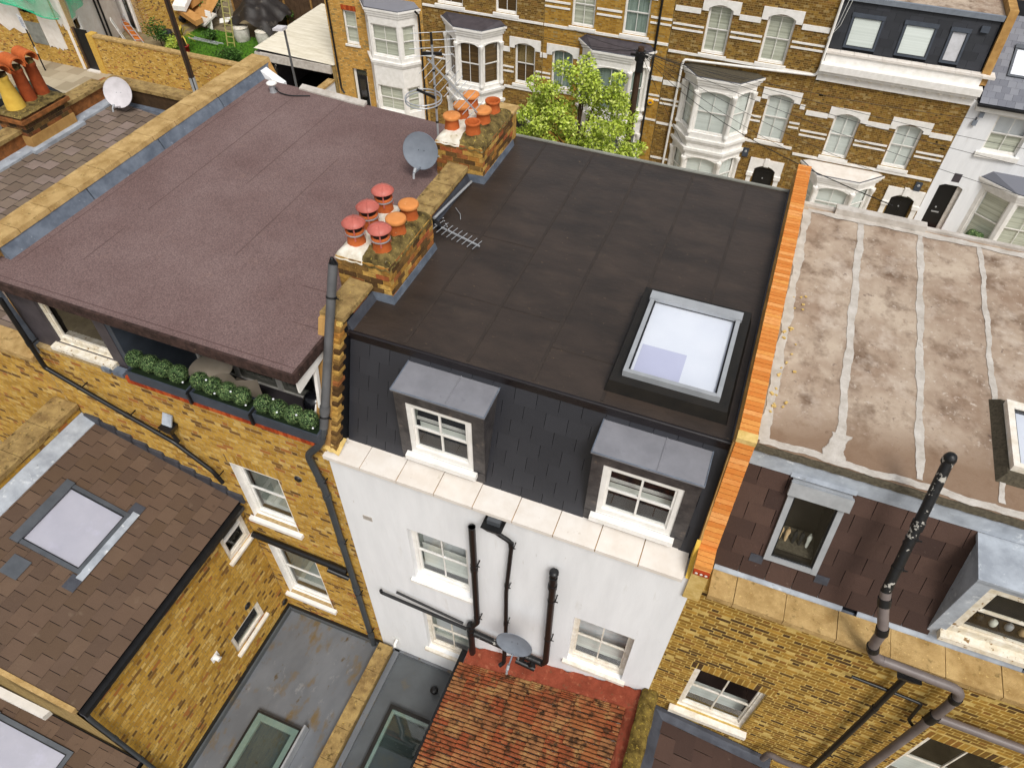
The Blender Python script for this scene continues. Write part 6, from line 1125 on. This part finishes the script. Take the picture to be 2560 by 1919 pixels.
fe = Fr(-39.1, 30.75, 111); panel(fe, .05, 6, GZ, 7, [(.5,1.2,1.5,2.25)], thick=.3).build('return_wall', mt('cream stone'), NH); sash(NH, fe, .5, 1.2, 1.5, 2.25, rec=.03, cols=1, split=0, back='none', room='dark', sill=None)
MB().grid(lambda u, v: fe.P(-.4+4.0*u, 2.65+.5*u+3.2*v, .5+.1*math.sin(u*21+v*7)), 24, 12).build('debris_netting', mt('green net'), NH)
for i, y in enumerate((3.3, 3.75)): drainpipe('drainpipe', [fe.P(y, 7, .12), fe.P(y, GZ, .12)], .06, 'black plastic', ['nearer','farther'][i]+' of two black downpipes on the white return wall beside the green netting', wall_y=99)
fk = Fr(-42.1, 37.0, -17); panel(fk, 0, 3.2, GZ, 7, [(.9,1.9,GZ,2.3)], thick=.3).build('back_wall', mt('cream stone'), NH); brickwork(NH, fk, 2.3, 3.2, GZ, 5, 'yellow stock brick', n=0)
fk2 = Fr(fk.P(3.2,0,0).x, fk.P(3.2,0,0).y, 73); panel(fk2, 0, 5, GZ, 7, thick=.3).build('back_return', mt('mortar'), NH); brickwork(NH, fk2, 0, 4, GZ, 5, 'yellow stock brick', n=0)
d = MB().fbox(fk, .95, 1.85, GZ, 2.25, -.15, -.1).build('door', mt('black door'), NH)
for i in range(2):
    for j in range(3): MB().fbox(fk, 1.05+i*.4, 1.38+i*.4, .6+j*.5, 1.0+j*.5, -.1, -.09).build('pane', mt('dark glass'), d)
for s0 in (.78, 1.88): MB().fbox(fk, s0, s0+.14, GZ, 2.4, -.05, .06).build('door_frame', mt('white paint'), NH)
GR = plane('garden_ground', -43, -27, 31.0, 45, GZ+.01, 'earth'); gl_ = plane('lawn', -37, -27, 31.05, 38.5, GZ+.03, 'grass')
gb = MB(); rg4 = random.Random(8)
for _ in range(5200):
    x, y = rg4.uniform(-37.0,-27.1), rg4.uniform(31.1,38.5); h = rg4.uniform(.05,.16); a = rg4.uniform(0,6.3); gb.add([(x,y,GZ+.03),(x+.05*math.cos(a),y+.05*math.sin(a),GZ+.03),(x+rg4.gauss(0,.05),y+rg4.gauss(0,.05),GZ+.03+h)], [(0,1,2)], rg4.random())
tag(gb.build('grass', mt('dark leaf')), 'short green lawn grass behind the garden wall', 'grass', kind='stuff')
def shrub(x, y, r, h, lb, m='dark leaf', n=900, sz=.11):
    t = thing('shrub', (x,y,GZ), lb, 'shrub', 'garden shrubs'); mb = MB()
    for k in range(7): foliage(mb, (x+rg4.gauss(0,r*.4), y+rg4.gauss(0,r*.4), GZ+h*rg4.uniform(.35,.85)), (r*.5,r*.5,h*.25), n//7, sz, rg4)
    mb.build('foliage', mt(m), t)
    for k in range(4): MB().tube([(x,y,GZ),(x+rg4.gauss(0,r*.3),y+rg4.gauss(0,r*.3),GZ+h*.7)], .025, 6).build('stem', mt('bark'), t)
def gp(k, x, y, z=GZ): return at(k, x, y, 'z', z)
p = gp('a2',290,520); shrub(p.x, p.y, .55, 1.9, 'leafy rose bush by the brick wall of the garden')
p = gp('a2',400,520); shrub(p.x, p.y, .6, .8, 'low green shrub behind the garden wall beside the wooden pole', 'leaf')
p = gp('a2',1000,640); shrub(p.x, p.y, 1.0, .7, 'green bush on the lawn nearest the corrugated roof', 'dark leaf', 1400)
p = gp('a2',820,430); shrub(p.x, p.y, .45, .7, 'greyish shrub beside the aluminium ladder on the lawn')
p = gp('a2',840,190); shrub(p.x, p.y, 1.3, 1.8, 'tall green hedge bush behind the black tarpaulin', 'dark leaf', 1800); p = gp('a2',1740,280); shrub(p.x-1, p.y, 1.0, 1.5, 'green bush against the wooden fence behind the garage', 'dark leaf', 1500)
p = gp('a2',550,560); t = thing('palm_plant', p, 'yellowing spiky palm in front of the junk pile', 'palm'); MB().tube([p, p+Vector((0,0,1.0))], .06, 10).build('trunk', mt('bark'), t); mb = MB()
for k in range(46):
    a = k*2.4; el_ = rg4.uniform(-.5, 1.3); d = Vector((math.cos(a)*math.cos(el_), math.sin(a)*math.cos(el_), math.sin(el_))); s_ = d.cross(Vector((0,0,1))).normalized()*.035; q = p+Vector((0,0,1.05)); m_ = q+d*.45; e = q+d*.85-Vector((0,0,.25)); mb.add([q-s_*.5, q+s_*.5, m_+s_, e, m_-s_], [(0,1,2,4),(4,2,3)], rg4.random())
mb.build('leaves', mt('palm leaf'), t)
FE = thing('fence', (-30,41,GZ), 'dark wooden panel fence at the back of the garden', 'fence')
for i in range(36): MB().box(-36+i*.36, -36+i*.36+.34, 41.0, 41.04+.01*(i % 2), GZ, 1.7).build('board', mt('fence wood'), FE)
for i in range(7): MB().box(-36+i*2.1, -36+i*2.1+.1, 40.92, 41.0, GZ, 1.8).build('post', mt('timber'), FE)
# junk
def ladder(name, a, b, w, side, n, m, lb, cat='ladder'):
    a, b, sd_ = Vector(a), Vector(b), Vector(side).normalized(); t = thing(name, a, lb, cat)
    for s_ in (-.5, .5): MB().beam(a+sd_*w*s_, b+sd_*w*s_, .04, .07).build('rail', mt(m), t)
    for i in range(n): p = a.lerp(b, (i+.7)/(n+.4)); MB().beam(p-sd_*w/2, p+sd_*w/2, .03, .035).build('rung', mt(m), t)
    return t
a, b = gp('a2',60,470), None; la1 = at('a1',1940,600,'z',GZ); lb1 = at('a1',1640,190,'y',36.8); ladder('ladder', la1, lb1, .45, (1,.35,0), 6, 'ladder metal', 'silver ladder leaning by the glazed black door')
ob_ = thing('board_stack', la1, 'orange wooden boards leaning behind the silver ladder', 'boards'); MB().obox(la1+Vector((-.5,.1,.02)), (.5,.2,0), lb1-la1+Vector((-.1,0,-.4)), (0,.04,.02)).build('board', mt('orange wood'), ob_)
q1 = at('a1',1740,590,'z',GZ); wf = thing('window_sash', q1, 'old white window sash propped against the white return wall', 'window sash'); u_ = Vector((-.35,.35,0)); v_ = Vector((-.35,-.2,1.35))
for i in range(3): MB().beam(q1+v_*i*.5, q1+v_*i*.5+u_, .05, .05).build('rail', mt('white paint'), wf)
for i in range(2): MB().beam(q1+u_*i, q1+u_*i+v_, .05, .05).build('stile', mt('white paint'), wf)
MB().quad(q1, q1+u_, q1+u_+v_, q1+v_).build('pane', mt('dark glass'), wf)
l1, l2 = gp('a2',590,400,GZ+.2), gp('a2',900,470,GZ+.15); ladder('ladder', l1, l2, .5, (l2-l1).cross(Vector((0,.3,1))), 9, 'ladder metal', 'aluminium ladder lying on the lawn')
s1 = gp('a2',1015,500); s2 = at('a2',990,20,'y',s1.y+.7); ladder('step_ladder', s1, Vector((s1.x-.0,s1.y+.55,2.4)), .5, (1,.1,0), 8, 'green stepladder', 'tall yellow stepladder standing beside the black tarpaulin', 'step ladder')
s3 = s1+Vector((.1,1.1,0)); t = thing('step_ladder_prop', s3, 'rear legs of the yellow stepladder', 'step ladder') if False else None
tc = gp('a2',1240,440); TPn = thing('tarpaulin', tc, 'black tarpaulin draped over a tall heap in the garden', 'tarpaulin')
MB().grid(lambda u, v: (tc.x-1.6+3.3*u+.1*math.sin(v*9), tc.y-.3+2.6*v, GZ+.25+2.0*(math.sin(math.pi*(.06+.88*u))**.5)*(math.sin(math.pi*(.10+.55*v))**.6)+.10*math.sin(u*16+v*5)+.07*math.sin(v*21-u*8)), 40, 26).build('sheet', mt('black tarp'), TPn)
for i, (x, y, lb) in enumerate(((1140,430,'large white rubble bag under the left side of the black tarpaulin'),(1440,380,'grey white rubble bag at the right side of the black tarpaulin'),(1380,470,'red printed white rubble bag nearest the corrugated roof'))):
    p = gp('a2', x, y); t = thing('rubble_bag', p, lb, 'bag', 'rubble bags'); MB().grid(lambda u, v: (p.x+.5*math.cos(u*6.283)*(1-.12*(2*v-1)**2+.05*math.sin(u*25+v*7)), p.y+.5*math.sin(u*6.283)*(1-.12*(2*v-1)**2+.05*math.sin(u*19)), GZ+.85*v), 24, 10).build('sack', mt('white bag'), t); MB().lathe((p.x,p.y,GZ+.7), [(.5,.12),(.3,.2),(.004,.22)], 16, cap=False).build('rubble', mt('fresh mortar'), t)
for i, (x, y, lb) in enumerate(((340,400,'black bin bag beside the palm'),(320,210,'black bin bag in the middle of the junk pile'),(230,190,'grey bin bag at the left of the junk pile'),(480,215,'dark bin bag behind the long cardboard box'),(170,110,'black bin bag by the brick corner of the junk pile'))):
    p = gp('a2', x, y, GZ+.2); t = MB(); t.grid(lambda u, v: (p.x+.42*math.sin(math.pi*v)*math.cos(u*6.283)*(1+.15*math.sin(u*31+v*9)), p.y+.42*math.sin(math.pi*v)*math.sin(u*6.283)*(1+.15*math.sin(u*23+v*13)), GZ+.35-.38*math.cos(math.pi*v)), 20, 12); tag(t.build('bin_bag', mt('bin bag')), lb, 'bin bag', 'bin bags in the junk pile')
def jbox(x, y, z, u, v, w, m, lb, cat, name):
    p = gp('a2', x, y, z); t = thing(name, p, lb, cat); MB().obox(p, u, v, w).build('panel', mt(m), t)
    if cat == 'box':
        f = MB(); f.obox(p+Vector(w)*1.0+Vector((0,0,.01)), Vector(u), Vector(v)*.48, (0,0,.012)); f.build('flap', mt(m), t)
jbox(450,150,GZ+.9,(1.7,-.5,-.35),(.2,.5,.1),(0,0,.3),'cardboard','long cardboard box lying on top of the junk pile','box','cardboard_box'); jbox(560,190,GZ+.5,(1.6,-.3,.0),(.1,1.6,.9),(-.05,0,.08),'cardboard','large flat sheet of cardboard in the junk pile','cardboard','cardboard_sheet'); jbox(400,110,GZ+1.2,(.9,.1,0),(-.1,1.2,.6),(0,0,.3),'white paint','white box panel at the back of the junk pile','panel','discarded_sheet'); jbox(500,60,GZ+1.1,(.9,-.2,0),(.2,.9,.2),(0,0,.6),'cardboard','brown cardboard carton at the back of the junk pile','box','cardboard_box'); jbox(620,250,GZ+.4,(1.0,-.2,0),(.3,1.0,.4),(0,0,.12),'white bag','crumpled white sheet on the junk pile','sheet','plastic_sheet'); jbox(760,300,GZ+.1,(.5,-.1,0),(-.1,.3,1.0),(0,.05,0),'white paint','white board leaning at the right end of the junk pile','board','white_board'); jbox(790,170,GZ+.1,(.55,0,0),(0,.15,1.3),(0,.05,0),'white paint','small white door leaning by the hedge','door','loose_door'); jbox(250,290,GZ+.1,(.6,0,0),(0,.6,0),(0,0,.35),'orange wood','orange crate on the junk pile edge','crate','crate'); jbox(890,250,GZ+.3,(1.2,.5,.2),(0,.1,.25),(0,.03,0),'white paint','white window frame lying beside the stepladder','frame','window_sash')
p = gp('a2',548,560); t = thing('plant_pot', p, 'red pot on the lawn by the wooden pole', 'pot'); MB().lathe(p, [(.16,0),(.2,.38),(.22,.38),(.22,.44),(.17,.44),(.17,.3)], 16).build('pot', mt('red pot'), t); MB().lathe(p+Vector((0,0,.3)), [(.17,0),(.004,.02)], 14, cap=False).build('soil', mt('topiary core'), t)
# street sign and parked cars
sp = at('A', 280, 435, 'z', GZ); ST = thing('parking_sign', sp, 'white parking sign on a black post at upper left', 'sign'); MB().tube([sp, sp+Vector((0,0,2.75))], .04, 10).build('post', mt('wire black'), ST); fs_ = Fr(sp.x, sp.y-.05, -20); MB().fbox(fs_, -.32, .32, 2.05, 2.75, -.01, .01).build('plate', mt('sign white'), ST)
for i, (w_, z) in enumerate(((.2,2.64),(.44,2.52),(.36,2.44),(.46,2.36),(.3,2.28),(.4,2.18))): MB().fbox(fs_, -w_/2, w_/2, z-.012, z+.012, .01, .014).build('print', mt('sign print'), ST)
MB().tube([sp+Vector((0,0,1.0)), sp+Vector((0,0,1.4))], .045, 10).build('sticker', mt('white bag'), ST)
def car(x, y, m, roofm, lb):
    t = thing('parked_car', (x,y,GZ-.1), lb, 'car', 'cars parked along the far kerb'); g = GZ-.1; L_, Wd = 4.1, 1.75
    prof = [(0,.35),(0,.75),(.12,.88),(.95,1.0),(1.65,1.45),(2.9,1.48),(3.75,1.05),(4.05,.95),(4.1,.45),(4.0,.35)]
    b = MB(); n = len(prof); ins = lambda z: .02+max(0, z-.95)*.35
    b.add([(x-L_/2+q, y-Wd/2+ins(z), g+z) for q, z in prof]+[(x-L_/2+q, y+Wd/2-ins(z), g+z) for q, z in prof], [tuple(range(n)), tuple(range(2*n-1, n-1, -1))]+[(i, n+i, n+(i+1) % n, (i+1) % n) for i in range(n)], .5); b.build('body', mt(m), t)
    X = lambda q: x-L_/2+q
    MB().quad((X(1.02),y-.7,g+1.03),(X(1.02),y+.7,g+1.03),(X(1.62),y+.62,g+1.44),(X(1.62),y-.62,g+1.44)).build('windscreen', mt('dark glass'), t); MB().box(X(1.66), X(2.9), y-.62, y+.62, g+1.46, g+1.49).build('roof', mt(roofm), t); MB().quad((X(2.95),y-.62,g+1.47),(X(2.95),y+.62,g+1.47),(X(3.72),y+.7,g+1.08),(X(3.72),y-.7,g+1.08)).build('rear_window', mt('dark glass'), t)
    for s_ in (-1, 1):
        MB().prism([(X(1.15),y+s_*.865,g+1.0),(X(1.68),y+s_*.72,g+1.41),(X(2.85),y+s_*.72,g+1.43),(X(3.5),y+s_*.865,g+1.02)], (0,s_*.01,0)).build('side_window', mt('black door'), t)
        mr = MB(); mr.box(X(1.2), X(1.38), y+s_*.86-.0, y+s_*1.02, g+.98, g+1.12) if s_ > 0 else mr.box(X(1.2), X(1.38), y-1.02, y-.86, g+.98, g+1.12); mr.build('wing_mirror', mt('car black'), t)
        for q in (.8, 3.3):
            wv = MB(); wv.tube([(X(q),y+s_*.68,g+.32),(X(q),y+s_*.88,g+.32)], .32, 18); w_ = wv.build('wheel', mt('tyre'), t); MB().tube([(X(q),y+s_*.87,g+.32),(X(q),y+s_*.89,g+.32)], .2, 14).build('rim', mt('grey metal'), w_)
        MB().box(X(.0)-.01, X(.06), y+s_*.6-.14, y+s_*.6+.14, g+.68, g+.8).build('headlight', mt('bauble'), t)
cp_ = at('a1', 700, 1080, 'z', .9)
car(cp_.x-.3, 25.6, 'car black', 'car black', 'black and white car parked behind the clay chimney pots'); car(cp_.x-5.6, 25.6, 'car white', 'car white', 'white car parked left of the black one');
